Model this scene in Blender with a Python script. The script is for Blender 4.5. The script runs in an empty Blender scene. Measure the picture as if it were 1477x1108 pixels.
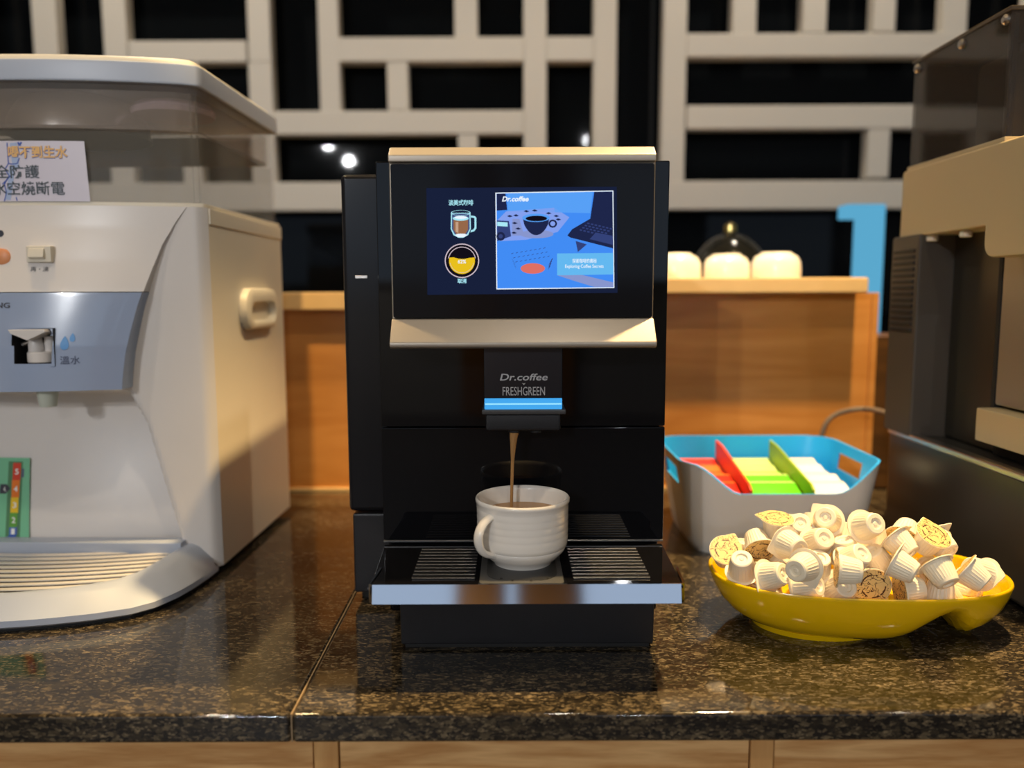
import bpy, bmesh, math, random
from mathutils import Vector, Matrix
random.seed(7)
sc = bpy.context.scene
COL = sc.collection

# ------------------------------------------------------------------ camera
F_PX, CAM_H, CXP, CYP, HORIZ = 1150.0, 0.36, 738.5, 554.0, 423.0
PITCH = math.atan((CYP - HORIZ) / F_PX)
cam_d = bpy.data.cameras.new('camera'); cam = bpy.data.objects.new('camera', cam_d); COL.objects.link(cam)
cam_d.sensor_width = 36.0; cam_d.lens = 36.0 * F_PX / 1477.0
cam_d.clip_start = 0.02; cam_d.clip_end = 50
cam.matrix_world = (Matrix.Translation((0, 0, CAM_H)) @ Matrix.Rotation(math.pi/2 - PITCH, 4, 'X')
                    @ Matrix.Rotation(math.radians(-0.2), 4, 'Z'))
cam_d.dof.use_dof = True; cam_d.dof.focus_distance = 0.815; cam_d.dof.aperture_fstop = 2.4
sc.camera = cam

# ------------------------------------------------------------------ world, lights, exposure
sc.view_settings.view_transform = 'Standard'
sc.view_settings.look = 'None'
sc.view_settings.exposure = 0.0
sc.view_settings.gamma = 1.0
sc.view_settings.use_curve_mapping = False
wd = bpy.data.worlds.new('night'); sc.world = wd; wd.use_nodes = True
wd.node_tree.nodes['Background'].inputs[0].default_value = (0.02, 0.025, 0.035, 1)
wd.node_tree.nodes['Background'].inputs[1].default_value = 0.3
CEIL = 2.0
FLOOR = -0.88
def spot(name, loc, aim, power, col, angle, blend=0.4, r=0.03):
    l = bpy.data.lights.new(name, 'SPOT'); l.energy = power; l.color = col
    l.spot_size = math.radians(angle); l.spot_blend = blend; l.shadow_soft_size = r
    o = bpy.data.objects.new(name, l); COL.objects.link(o); o.location = loc
    o.rotation_euler = (Vector(aim) - Vector(loc)).to_track_quat('-Z', 'Y').to_euler()
    return o
WARM = (1.0, 0.69, 0.32); SOFTW = (1.0, 0.86, 0.68); NEUT = (0.97, 0.98, 1.0)
SPOTS = [  # ceiling downlights of the room and added front fills: position, aim, power, cone, colour
    ('downlight_beam', (0.62, 0.98, CEIL - 0.03), (0.40, 0.92, 0), 330, 54, WARM),
    ('downlight_beam', (-0.66, 0.965, CEIL - 0.03), (-0.62, 0.94, 0), 45, 46, WARM),
    ('downlight_beam', (-0.378, 0.50, CEIL - 0.03), (-0.285, 1.44, 0.12), 150, 17, WARM),
    ('downlight_beam', (-0.95, 1.86, CEIL - 0.03), (-0.80, 1.95, 0), 38, 110, SOFTW),
    ('downlight_beam', (0.75, 1.85, CEIL - 0.03), (0.75, 1.95, 0), 38, 110, SOFTW),
    ('downlight_beam', (-0.95, 0.12, CEIL - 0.03), (-0.7, 0.5, 0), 18, 130, SOFTW),  # added front fill, placed so the glass does not mirror it in view
    ('downlight_beam', (0.15, 0.12, CEIL - 0.03), (0.1, 0.5, 0), 18, 130, SOFTW),  # second added front fill, over the camera
    ('downlight_beam', (-1.98, -4.3, CEIL - 0.03), (-1.7, -3.6, 0), 170, 165, NEUT),
    ('downlight_beam', (-1.98, -5.4, CEIL - 0.03), (-1.7, -4.6, 0), 170, 165, NEUT),
    ('downlight_beam', (0.82, -4.1, CEIL - 0.03), (0.8, -3.4, 0), 55, 165, NEUT),
    ('downlight_beam', (1.25, 0.12, CEIL - 0.03), (0.8, 0.5, 0), 7, 130, SOFTW),  # weak front fill added on the right
]
for n, loc, aim, pw, an, cl in SPOTS:
    spot(n, loc, aim, pw, cl, an)

# ------------------------------------------------------------------ helpers
def at(x, y, Y):
    """point at depth Y that stands at this place of the 1477x1108 frame"""
    a = (x - CXP) / F_PX; b = -(y - CYP) / F_PX
    r = (a, math.cos(PITCH) + b * math.sin(PITCH), -math.sin(PITCH) + b * math.cos(PITCH))
    t = Y / r[1]
    return Vector((r[0] * t, Y, CAM_H + r[2] * t))
def lin(c):
    c /= 255.0
    return c / 12.92 if c <= 0.04045 else ((c + 0.055) / 1.055) ** 2.4
def rgb(r, g, b): return (lin(r), lin(g), lin(b), 1.0)

MATS = {}
def mat(name, col, rough=0.5, metal=0.0, spec=0.5, emit=None, estr=0.0, alpha=1.0, trans=0.0, ior=1.45, coat=0.0, bump=0.0, bscale=200.0, var=0.0, vscale=20.0):
    m = bpy.data.materials.new(name); m.use_nodes = True
    nt = m.node_tree; b = nt.nodes['Principled BSDF']
    b.inputs['Base Color'].default_value = col; b.inputs['Roughness'].default_value = rough
    b.inputs['Metallic'].default_value = metal; b.inputs['Specular IOR Level'].default_value = spec
    b.inputs['IOR'].default_value = ior; b.inputs['Transmission Weight'].default_value = trans
    b.inputs['Alpha'].default_value = alpha; b.inputs['Coat Weight'].default_value = coat
    if emit:
        b.inputs['Emission Color'].default_value = emit; b.inputs['Emission Strength'].default_value = estr
    if var > 0 or bump > 0:
        tc = nt.nodes.new('ShaderNodeTexCoord')
    if var > 0:
        nz = nt.nodes.new('ShaderNodeTexNoise'); nz.inputs['Scale'].default_value = vscale; nz.inputs['Detail'].default_value = 4
        nt.links.new(tc.outputs['Object'], nz.inputs['Vector'])
        mp = nt.nodes.new('ShaderNodeMapRange'); mp.inputs[3].default_value = 1 - var; mp.inputs[4].default_value = 1 + var
        nt.links.new(nz.outputs['Fac'], mp.inputs[0])
        mx = nt.nodes.new('ShaderNodeVectorMath'); mx.operation = 'SCALE'
        mx.inputs[0].default_value = col[:3]; nt.links.new(mp.outputs[0], mx.inputs['Scale'])
        nt.links.new(mx.outputs[0], b.inputs['Base Color'])
    if bump > 0:
        n2 = nt.nodes.new('ShaderNodeTexNoise'); n2.inputs['Scale'].default_value = bscale; n2.inputs['Detail'].default_value = 3
        nt.links.new(tc.outputs['Object'], n2.inputs['Vector'])
        bp = nt.nodes.new('ShaderNodeBump'); bp.inputs['Strength'].default_value = bump; bp.inputs['Distance'].default_value = 0.001
        nt.links.new(n2.outputs['Fac'], bp.inputs['Height']); nt.links.new(bp.outputs['Normal'], b.inputs['Normal'])
    MATS[name] = m
    return m
def emis(name, col, s=1.0):
    m = bpy.data.materials.new(name); m.use_nodes = True; nt = m.node_tree
    nt.nodes.clear(); e = nt.nodes.new('ShaderNodeEmission'); o = nt.nodes.new('ShaderNodeOutputMaterial')
    e.inputs[0].default_value = col; e.inputs[1].default_value = s; nt.links.new(e.outputs[0], o.inputs[0])
    return m
def wood(name, c1, c2, axis='X', scale=6.0, rough=0.4):
    m = bpy.data.materials.new(name); m.use_nodes = True; nt = m.node_tree; b = nt.nodes['Principled BSDF']
    tc = nt.nodes.new('ShaderNodeTexCoord'); mp = nt.nodes.new('ShaderNodeMapping')
    s = {'X': (0.10, 1, 1), 'Z': (1, 1, 0.10)}[axis]
    mp.inputs['Scale'].default_value = s
    nt.links.new(tc.outputs['Object'], mp.inputs['Vector'])
    n1 = nt.nodes.new('ShaderNodeTexNoise'); n1.inputs['Scale'].default_value = scale * 4; n1.inputs['Detail'].default_value = 3; n1.inputs['Distortion'].default_value = 0.4
    nt.links.new(mp.outputs[0], n1.inputs['Vector'])
    mul = nt.nodes.new('ShaderNodeMath'); mul.operation = 'MULTIPLY'; mul.inputs[1].default_value = 9.0
    nt.links.new(n1.outputs['Fac'], mul.inputs[0])
    fr = nt.nodes.new('ShaderNodeMath'); fr.operation = 'PINGPONG'; fr.inputs[1].default_value = 1.0
    nt.links.new(mul.outputs[0], fr.inputs[0])
    n2 = nt.nodes.new('ShaderNodeTexNoise'); n2.inputs['Scale'].default_value = scale * 60; n2.inputs['Detail'].default_value = 5
    nt.links.new(mp.outputs[0], n2.inputs['Vector'])
    ad = nt.nodes.new('ShaderNodeMix'); ad.inputs[0].default_value = 0.45
    nt.links.new(fr.outputs[0], ad.inputs[2]); nt.links.new(n2.outputs['Fac'], ad.inputs[3])
    cr = nt.nodes.new('ShaderNodeValToRGB'); cr.color_ramp.elements[0].position = 0.15; cr.color_ramp.elements[1].position = 0.85
    cr.color_ramp.elements[0].color = c1; cr.color_ramp.elements[1].color = c2
    nt.links.new(ad.outputs[0], cr.inputs[0]); nt.links.new(cr.outputs[0], b.inputs['Base Color'])
    b.inputs['Roughness'].default_value = rough
    return m
def granite(name):
    m = bpy.data.materials.new(name); m.use_nodes = True; nt = m.node_tree; b = nt.nodes['Principled BSDF']
    tc = nt.nodes.new('ShaderNodeTexCoord'); mp = nt.nodes.new('ShaderNodeMapping')
    mp.inputs['Rotation'].default_value = (0, 0, math.radians(-28)); mp.inputs['Scale'].default_value = (0.55, 1.25, 1)
    nt.links.new(tc.outputs['Object'], mp.inputs['Vector'])
    def cells(sc_, stops):
        w = nt.nodes.new('ShaderNodeTexNoise'); w.inputs['Scale'].default_value = sc_*0.8; w.inputs['Detail'].default_value = 2
        nt.links.new(mp.outputs[0], w.inputs['Vector'])
        wm = nt.nodes.new('ShaderNodeVectorMath'); wm.operation = 'MULTIPLY_ADD'; k_ = 1.6/sc_
        wm.inputs[1].default_value = (k_, k_, k_); nt.links.new(w.outputs['Color'], wm.inputs[0]); nt.links.new(mp.outputs[0], wm.inputs[2])
        v = nt.nodes.new('ShaderNodeTexVoronoi'); v.inputs['Scale'].default_value = sc_
        nt.links.new(wm.outputs[0], v.inputs['Vector'])
        sp_ = nt.nodes.new('ShaderNodeSeparateColor'); nt.links.new(v.outputs['Color'], sp_.inputs[0])
        r = nt.nodes.new('ShaderNodeValToRGB'); e = r.color_ramp.elements
        e[0].position, e[0].color = stops[0]; e[1].position, e[1].color = stops[-1]
        for q, c_ in stops[1:-1]: e.new(q).color = c_
        nt.links.new(sp_.outputs[0], r.inputs[0]); return r
    r1 = cells(330, [(0.0, (0.006, 0.0055, 0.005, 1)), (0.45, (0.016, 0.013, 0.010, 1)), (0.80, (0.042, 0.032, 0.019, 1)), (1.0, (0.125, 0.095, 0.055, 1))])
    r2 = cells(700, [(0.50, (0.002, 0.0015, 0.001, 1)), (0.85, (0.022, 0.017, 0.010, 1)), (1.0, (0.15, 0.115, 0.068, 1))])
    n3 = nt.nodes.new('ShaderNodeTexNoise'); n3.inputs['Scale'].default_value = 16; n3.inputs['Detail'].default_value = 4
    nt.links.new(mp.outputs[0], n3.inputs['Vector'])
    r3 = nt.nodes.new('ShaderNodeMapRange'); r3.inputs[1].default_value = 0.3; r3.inputs[2].default_value = 0.7; r3.inputs[3].default_value = 0.5; r3.inputs[4].default_value = 1.4
    nt.links.new(n3.outputs['Fac'], r3.inputs[0])
    ad = nt.nodes.new('ShaderNodeVectorMath'); ad.operation = 'ADD'
    nt.links.new(r1.outputs[0], ad.inputs[0]); nt.links.new(r2.outputs[0], ad.inputs[1])
    ml = nt.nodes.new('ShaderNodeVectorMath'); ml.operation = 'SCALE'
    nt.links.new(ad.outputs[0], ml.inputs[0]); nt.links.new(r3.outputs[0], ml.inputs['Scale'])
    nt.links.new(ml.outputs[0], b.inputs['Base Color'])
    b.inputs['Roughness'].default_value = 0.07; b.inputs['IOR'].default_value = 1.6
    return m

ORG = Vector((0, 0, 0))
def thing(name, label, cat, loc=(0, 0, 0), rotz=0.0, group=None):
    """an Empty at the thing's base; after this call shapes are given in room coordinates and stored relative to it"""
    global ORG
    o = bpy.data.objects.new(name, None); COL.objects.link(o); o.empty_display_size = 0.02
    o.location = loc; o.rotation_euler = (0, 0, rotz); o['label'] = label; o['category'] = cat
    if group: o['group'] = group
    ORG = Vector(loc)
    return o
def world_org():
    global ORG
    ORG = Vector((0, 0, 0))
def tag(o, label, cat, group=None):
    o['label'] = label; o['category'] = cat
    if group: o['group'] = group
    return o
def struct(o): o['kind'] = 'structure'; return o

def mesh(name, verts, faces, m, parent=None, smooth=False, bevel=0.0, bseg=2, label=None, sharp=None):
    bm = bmesh.new()
    vs = [bm.verts.new(Vector(v) - ORG) for v in verts]
    for f in faces:
        try: bm.faces.new([vs[i] for i in f])
        except ValueError: pass
    bmesh.ops.remove_doubles(bm, verts=bm.verts, dist=1e-6)
    bmesh.ops.recalc_face_normals(bm, faces=bm.faces)
    if bevel > 0:
        es = [e for e in bm.edges if len(e.link_faces) == 2 and e.calc_face_angle(0) > 0.5]
        bmesh.ops.bevel(bm, geom=es, offset=bevel, segments=bseg, profile=0.5, affect='EDGES', clamp_overlap=True)
    me = bpy.data.meshes.new(name); bm.to_mesh(me); bm.free()
    if m: me.materials.append(m)
    if smooth or bevel > 0:
        for p in me.polygons: p.use_smooth = True
        me.set_sharp_from_angle(angle=math.radians(sharp if sharp else 35))
    o = bpy.data.objects.new(name, me); COL.objects.link(o)
    if bevel > 0:
        wn = o.modifiers.new('flat_faces', 'WEIGHTED_NORMAL'); wn.keep_sharp = True; wn.weight = 100
    if parent: o.parent = parent
    if label: o['label'] = label
    return o
class MB:
    def __init__(s): s.v = []; s.f = []
    def add(s, vs, fs):
        n = len(s.v); s.v += [tuple(v) for v in vs]; s.f += [tuple(i + n for i in f) for f in fs]; return s
    def box(s, x0, x1, y0, y1, z0, z1):
        return s.add([(x0,y0,z0),(x1,y0,z0),(x1,y1,z0),(x0,y1,z0),(x0,y0,z1),(x1,y0,z1),(x1,y1,z1),(x0,y1,z1)],
                     [(0,3,2,1),(4,5,6,7),(0,1,5,4),(1,2,6,5),(2,3,7,6),(3,0,4,7)])
    def prism(s, poly, f):   # poly: 2D points, f(p, end) -> 3D for end 0/1
        n = len(poly); vs = [f(p, 0) for p in poly] + [f(p, 1) for p in poly]
        fs = [tuple(range(n)), tuple(range(2*n-1, n-1, -1))] + [(i, (i+1) % n, (i+1) % n + n, i + n) for i in range(n)]
        return s.add(vs, fs)
    def loft(s, rings, cap0=True, cap1=True, closed=True):
        n = len(rings[0]); vs = [p for r in rings for p in r]; fs = []
        for k in range(len(rings) - 1):
            for i in range(n if closed else n - 1):
                j = (i + 1) % n
                fs.append((k*n+i, k*n+j, (k+1)*n+j, (k+1)*n+i))
        if cap0: fs.append(tuple(range(n)))
        if cap1: fs.append(tuple(range((len(rings)-1)*n, len(rings)*n)))
        return s.add(vs, fs)
    def lathe(s, prof, c, seg=32, cap0=True, cap1=True):
        return s.loft([[(c[0]+r*math.cos(2*math.pi*i/seg), c[1]+r*math.sin(2*math.pi*i/seg), c[2]+z) for i in range(seg)] for r, z in prof], cap0, cap1)
    def tube(s, pts, rad, seg=10):
        pts = [Vector(p) for p in pts]; rings = []
        rr = rad if isinstance(rad, (list, tuple)) else [rad] * len(pts)
        up = Vector((0.123, 0.2, 1)).normalized()
        for i, p in enumerate(pts):
            t = (pts[min(i+1, len(pts)-1)] - pts[max(i-1, 0)]).normalized()
            a = t.cross(up)
            if a.length < 1e-3: a = t.cross(Vector((1, 0, 0)))
            a.normalize(); b = t.cross(a)
            rings.append([p + rr[i]*(a*math.cos(2*math.pi*k/seg) + b*math.sin(2*math.pi*k/seg)) for k in range(seg)])
        return s.loft(rings)
    def grid(s, f, nu, nv, skip=None):
        n0 = len(s.v)
        for j in range(nv + 1):
            for i in range(nu + 1): s.v.append(tuple(f(i/nu, j/nv)))
        for j in range(nv):
            for i in range(nu):
                if skip and skip((i+.5)/nu, (j+.5)/nv): continue
                a = n0 + j*(nu+1) + i
                s.f.append((a, a+1, a+nu+2, a+nu+1))
        return s
    def build(s, name, m, parent=None, **k): return mesh(name, s.v, s.f, m, parent, **k)
def box(name, x0, x1, y0, y1, z0, z1, m, parent=None, bevel=0.0, **k):
    return MB().box(x0, x1, y0, y1, z0, z1).build(name, m, parent, bevel=bevel, **k)
def rrect(x0, x1, y0, y1, r, seg=5):
    pts = []
    for cx, cy, a0 in ((x1-r, y1-r, 0), (x0+r, y1-r, 90), (x0+r, y0+r, 180), (x1-r, y0+r, 270)):
        for k in range(seg + 1):
            a = math.radians(a0 + 90*k/seg); pts.append((cx + r*math.cos(a), cy + r*math.sin(a)))
    return pts
def text_geo(s, bold=0.0, shear=0.0):
    cu = bpy.data.curves.new('glyphs', 'FONT'); cu.body = s; cu.size = 1.0; cu.offset = bold; cu.shear = shear; cu.resolution_u = 3
    o = bpy.data.objects.new('glyphs', cu); COL.objects.link(o)
    dg = bpy.context.evaluated_depsgraph_get(); dg.update()
    me = bpy.data.meshes.new_from_object(o.evaluated_get(dg))
    vs = [tuple(v.co) for v in me.vertices]; fs = [tuple(p.vertices) for p in me.polygons]
    bpy.data.objects.remove(o); bpy.data.curves.remove(cu); bpy.data.meshes.remove(me)
    return vs, fs
def lettering(name, s, rect, mp, m, parent, bold=0.0, shear=0.0, label=None):
    """flat print: rect=(u0,u1,v0,v1) on a surface mp(u,v)->3D"""
    vs, fs = text_geo(s, bold, shear)
    xs = [v[0] for v in vs]; ys = [v[1] for v in vs]
    x0, x1, y0, y1 = min(xs), max(xs), min(ys), max(ys)
    u0, u1, v0, v1 = rect
    return mesh(name, [mp(u0 + (v[0]-x0)/(x1-x0)*(u1-u0), v0 + (v[1]-y0)/(y1-y0)*(v1-v0)) for v in vs], fs, m, parent, label=label)
def smooth01(t): t = max(0.0, min(1.0, t)); return t*t*(3-2*t)
def interp(x, xs, ys):
    if x <= xs[0]: return ys[0]
    for i in range(len(xs)-1):
        if x <= xs[i+1]: return ys[i] + (ys[i+1]-ys[i])*(x-xs[i])/(xs[i+1]-xs[i])
    return ys[-1]

# ------------------------------------------------------------------ materials
M_GRAN = granite('polished_granite')
M_OAK = wood('oak_veneer', rgb(182, 130, 74), rgb(224, 180, 122), 'X', 9.0, 0.42)
M_OAKV = wood('oak_veneer_upright', rgb(184, 134, 78), rgb(212, 165, 106), 'Z', 5.0, 0.42)
M_OAKB = wood('oak_panel_warm', rgb(186, 122, 56), rgb(206, 144, 76), 'X', 3.0, 0.3)
M_CAP = mat('oak_cap_board', rgb(225, 190, 135), 0.35, var=0.08)
M_LATT = mat('lattice_paint', rgb(203, 198, 188), 0.5)
M_NIGHT = mat('night_glass', (0.004, 0.005, 0.006, 1), 0.03, spec=0.10)
M_PLAST = mat('white_plastic', rgb(222, 216, 210), 0.28, coat=0.1, var=0.02)
M_PLASTS = mat('cream_plastic', rgb(225, 216, 196), 0.4, var=0.02)
M_BLUEG = mat('blue_grey_plastic', rgb(150, 165, 192), 0.18, coat=0.4)
M_LID = mat('pale_blue_lid', rgb(178, 186, 200), 0.35)
M_TANK = mat('clear_tank', (0.42, 0.37, 0.31, 1), 0.02, alpha=0.10, spec=0.6)
M_WATER = mat('water', (0.50, 0.52, 0.46, 1), 0.02, alpha=0.10, ior=1.33)
M_STEEL = mat('steel', (0.62, 0.58, 0.54, 1), 0.28, 1.0)
M_SMOKY = mat('tank_inner_tray', rgb(205, 186, 170), 0.4, alpha=0.17)
M_BLACK = mat('piano_black', (0.004, 0.004, 0.005, 1), 0.035, spec=0.32)
M_BLACKM = mat('matt_black_plastic', (0.012, 0.012, 0.014, 1), 0.38, bump=0.15, bscale=900)
M_GLASSB = mat('screen_glass', (0.008, 0.008, 0.010, 1), 0.10, spec=0.16)
M_SILVER = mat('champagne_aluminium', rgb(172, 162, 148), 0.36, 0.5, bump=0.05, bscale=600)
M_CHROME = mat('chrome', (0.46, 0.47, 0.50, 1), 0.06, 1.0)
M_SLAT = mat('dark_steel_slat', (0.10, 0.10, 0.105, 1), 0.32, 0.9)
M_CERAM = mat('white_ceramic', rgb(238, 232, 222), 0.16, coat=0.5)
M_COFFEE = mat('milky_coffee', rgb(172, 128, 78), 0.3)
M_YELLOW = mat('yellow_glaze', rgb(232, 186, 6), 0.16, coat=0.6)
M_BOXW = mat('white_box_plastic', rgb(226, 222, 214), 0.38, var=0.02)
M_BOXB = mat('cyan_box_plastic', rgb(40, 172, 255), 0.35)
M_DARK = mat('dark_recess', (0.01, 0.01, 0.01, 1), 0.6)
M_RUBBER = mat('rubber', (0.008, 0.008, 0.008, 1), 0.7)

# ------------------------------------------------------------------ the room
world_org()
struct(box('floor', -4.5, 4.5, -6.5, 2.4, FLOOR - 0.05, FLOOR, mat('floor_tile', rgb(100, 90, 80), 0.5, var=0.15, vscale=3)))
struct(box('ceiling', -4.5, 4.5, -6.5, 2.4, CEIL, CEIL + 0.05, mat('ceiling_paint', rgb(215, 208, 198), 0.8)))
M_WALL = mat('wall_paint', rgb(200, 190, 176), 0.7)
struct(box('wall_left', -4.55, -4.5, -6.5, 2.4, FLOOR, CEIL, M_WALL))
struct(box('wall_right', 4.5, 4.55, -6.5, 2.4, FLOOR, CEIL, M_WALL))
struct(box('wall_back', -4.55, 4.55, -6.55, -6.5, FLOOR, CEIL, M_WALL))
# two tall windows behind the photographer, cool evening light, wood between them
M_SKYW = emis('evening_window', (0.62, 0.78, 1.0, 1), 1.05)
n = 0
for x0, x1 in ((-4.4, -0.52), (-0.10, 0.07), (0.64, 4.4)):
    n += 1
    w = struct(box('window_%d' % n, x0, x1, -6.5, -6.46, 0.45, 1.75, M_WALL, bevel=0.004))
    box('window_pane', x0 + 0.04, x1 - 0.04, -6.46, -6.455, 0.49, 1.71, M_SKYW, w)
for n_, x0, x1 in ((1, -0.51, -0.11), (2, 0.08, 0.63)):
    struct(box('trim_%d' % n_, x0, x1, -6.5, -6.42, FLOOR, CEIL, M_OAKB, bevel=0.005))
# ceiling downlights
M_LAMP = emis('lamp_disc', (1.0, 0.82, 0.56, 1), 12.0)
DL = ['above the yellow bowl', 'above the water dispenser', 'in front of the gap beside the coffee machine', 'left in front of the lattice', 'right in front of the lattice',
      'added as front fill, left above the photographer', 'added as front fill, straight above the photographer', 'in the left row far behind the photographer, nearer of two', 'in the left row far behind the photographer, farther of two', 'far behind the photographer, right of the middle', 'added as front fill, right above the photographer, near the drink dispenser']
for (n_, (x, y, z_), aim_, pw_, an_, cl_), where in zip(SPOTS, DL):
    lab = 'recessed ceiling downlight ' + where
    t = thing('ceiling_downlight', lab, 'downlight', (x, y, CEIL), 0, 'ceiling downlights')
    MB().lathe([(0.035, -0.002), (0.048, -0.002), (0.05, -0.008), (0.036, -0.010), (0.035, -0.002)], (x, y, CEIL), 24, False, False).build('trim_ring', M_STEEL, t, smooth=True)
    MB().lathe([(0.034, -0.004), (0.034, -0.007)], (x, y, CEIL), 24).build('lamp_disc', M_LAMP, t)
world_org()

# ------------------------------------------------------------------ dark glass wall with a white lattice in front
LY = 2.20
def lpx(x, y, Y=LY): p = at(x, y, Y); return p.x, p.z
win = struct(box('window_4', -4.5, 4.5, 2.30, 2.34, FLOOR, CEIL, M_DARK))
for i, (a, b) in enumerate(((-4.5, -1.42), (-1.41, 0.385), (0.395, 1.6), (1.61, 4.5))):
    box('glass_pane', a, b, 2.285, 2.298, FLOOR, CEIL, M_NIGHT, win)
latt = thing('lattice_screen', 'white painted lattice of uneven rectangles in front of the dark glass', 'lattice', (0, LY, FLOOR))
BARS = [  # x0, x1, y0, y1 in the frame at the lattice's depth
    # uprights
    (52, 87, -90, 300), (153, 187, -90, 300), (357, 390, -90, 88), (362, 396, 88, 262), (460, 490, -90, 160),
    (657, 690, -90, 53), (560, 590, 88, 158), (757, 790, -90, 262), (858, 891, -90, 262), (958, 992, -90, 262),
    (662, 690, 193, 262), (1060, 1095, -90, 50), (1162, 1197, -90, 48), (1265, 1297, -90, 47), (1365, 1400, -90, 80),
    (1253, 1285, 187, 258), (1480, 1512, -90, 262), (-50, -16, -90, 300), (262, 290, 88, 262),
    # rails
    (187, 357, 57, 88), (490, 757, 53, 88), (790, 858, 53, 88), (992, 1480, 49, 83), (396, 757, 159, 193),
    (992, 1480, 153, 187), (-16, 52, 190, 222), (187, 262, 168, 200), (-900, 2400, 262, 303), (-900, 2400, -122, -90),
    (187, 262, 88, 120), (290, 362, 160, 195), (-900, -50, 60, 95), (1512, 2400, 49, 83), (1512, 2400, 153, 187),
    (-400, -366, -90, 262), (1800, 1834, -90, 262), (-366, -50, 160, 195), (1650, 1684, 83, 153)]
for (x0, x1, y0, y1) in BARS:
    xm, ym = (x0+x1)/2, (y0+y1)/2
    a = at(x0, ym, LY); b = at(x1, ym, LY); c = at(xm, y1, LY); d = at(xm, y0, LY)
    horiz = (x1-x0) > (y1-y0)
    e = 0.0 if horiz else 0.0015
    box('lattice_bar', a.x, b.x, LY + e, LY + 0.045 - e, c.z, d.z, M_LATT, latt, bevel=0.002, bseg=1)
for px in (-700, -200, 2200):      # posts carrying the screen down to the floor
    a = at(px, 300, LY)
    box('lattice_post', a.x, a.x + 0.07, LY + 0.002, LY + 0.043, FLOOR, at(px, 303, LY).z, M_LATT, latt, bevel=0.002)
world_org()

# ------------------------------------------------------------------ counter: granite slabs, oak cabinet below, oak backsplash and ledges
CF, CB, CT = 0.650, 1.436, -0.0265      # front edge, back edge, underside
SEAM = -0.1915
for nm, x0, x1, lab in (('granite_worktop', -1.6, SEAM - 0.0005, 'polished dark granite worktop slab under the water dispenser, left of the seam'),
                        ('granite_worktop', SEAM + 0.0005, 1.7, 'polished dark granite worktop slab under coffee machine and bowl, right of the seam')):
    o = box(nm, x0, x1, CF, CB, CT, 0.0, M_GRAN, bevel=0.0035, bseg=3)
    tag(o, lab, 'worktop', 'granite worktop slabs')
o = box('seam_filler', SEAM - 0.0006, SEAM + 0.0006, CF + 0.001, CB, CT + 0.001, -0.0003, mat('seam_grout', rgb(150, 128, 98), 0.6))
tag(o, 'thin pale seam of filler between the two granite slabs', 'seam')
cab = thing('base_cabinet', 'oak veneered base cabinet under the granite worktop', 'cabinet', (0, 1.0, FLOOR))
CY = CF + 0.006
box('carcass', -1.58, 1.68, CY + 0.02, CB, FLOOR, CT, M_OAKV, cab)
fx = lambda px: at(px, 1090, CY).x
edges = [-1.58, fx(450) - 0.62, fx(450) - 0.60, fx(450), fx(487), fx(1080), fx(1115), fx(1115) + 0.37, fx(1115) + 0.39, 1.68]
for i in range(len(edges) - 1):
    a, b = edges[i], edges[i+1]
    st = (b - a) < 0.03
    box('stile' if st else 'front_panel', a + 0.0006, b - 0.0006, CY + (0 if st else 0.0015), CY + 0.02, FLOOR + 0.08, CT - 0.0005, M_OAKV if st else M_OAK, cab, bevel=0.0006, bseg=1)
box('plinth', -1.58, 1.68, CY + 0.05, CY + 0.07, FLOOR, FLOOR + 0.08, M_DARK, cab)
world_org()

bs = thing('backsplash_ledge', 'oak backsplash with a pale narrow ledge, seen between dispenser and coffee machine', 'ledge', (-0.6, CB, 0))
zt = at(450, 421, 1.415).z; zb = at(450, 446, 1.415).z
box('panel', -1.6, 0.02, CB + 0.001, CB + 0.03, 0.0, zb, M_OAKB, bs)
box('cap_board', -1.6, 0.02, CB - 0.035, CB + 0.15, zb, zt, M_CAP, bs, bevel=0.003)
box('sealant_strip', -1.6, 0.02, CB - 0.004, CB + 0.001, 0.0, 0.006, M_CAP, bs, bevel=0.001)
bs = thing('backsplash_ledge', 'oak backsplash with a higher pale ledge carrying upturned cups', 'ledge', (0.5, CB, 0))
xr = at(1252, 412, 1.39).x; xr2 = at(1267, 480, 1.43).x
zt2 = at(1100, 402, 1.385).z; zb2 = at(1100, 424, 1.385).z
box('panel', 0.022, xr2, CB + 0.001, CB + 0.03, 0.0, zb2, M_OAKB, bs)
box('cap_board', 0.022, xr, CB - 0.051, CB + 0.14, zb2, zt2, M_CAP, bs, bevel=0.003)
box('sealant_strip', 0.022, xr2, CB - 0.004, CB + 0.001, 0.0, 0.006, M_CAP, bs, bevel=0.001)
box('end_post', xr2 - 0.012, xr2, CB - 0.004, CB + 0.13, 0.006, zb2, M_OAKB, bs, bevel=0.001)
world_org()
# panel that closes the run to the right, behind the juice dispenser
o = box('side_cabinet', xr2 + 0.002, 1.7, CB + 0.005, CB + 0.14, 0.0, 0.28, wood('walnut_panel', rgb(70, 46, 20), rgb(96, 64, 30), 'X', 3.0, 0.4), bevel=0.002)
tag(o, 'low dark wooden cabinet behind the dispenser with the clear hopper', 'cabinet')

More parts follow.
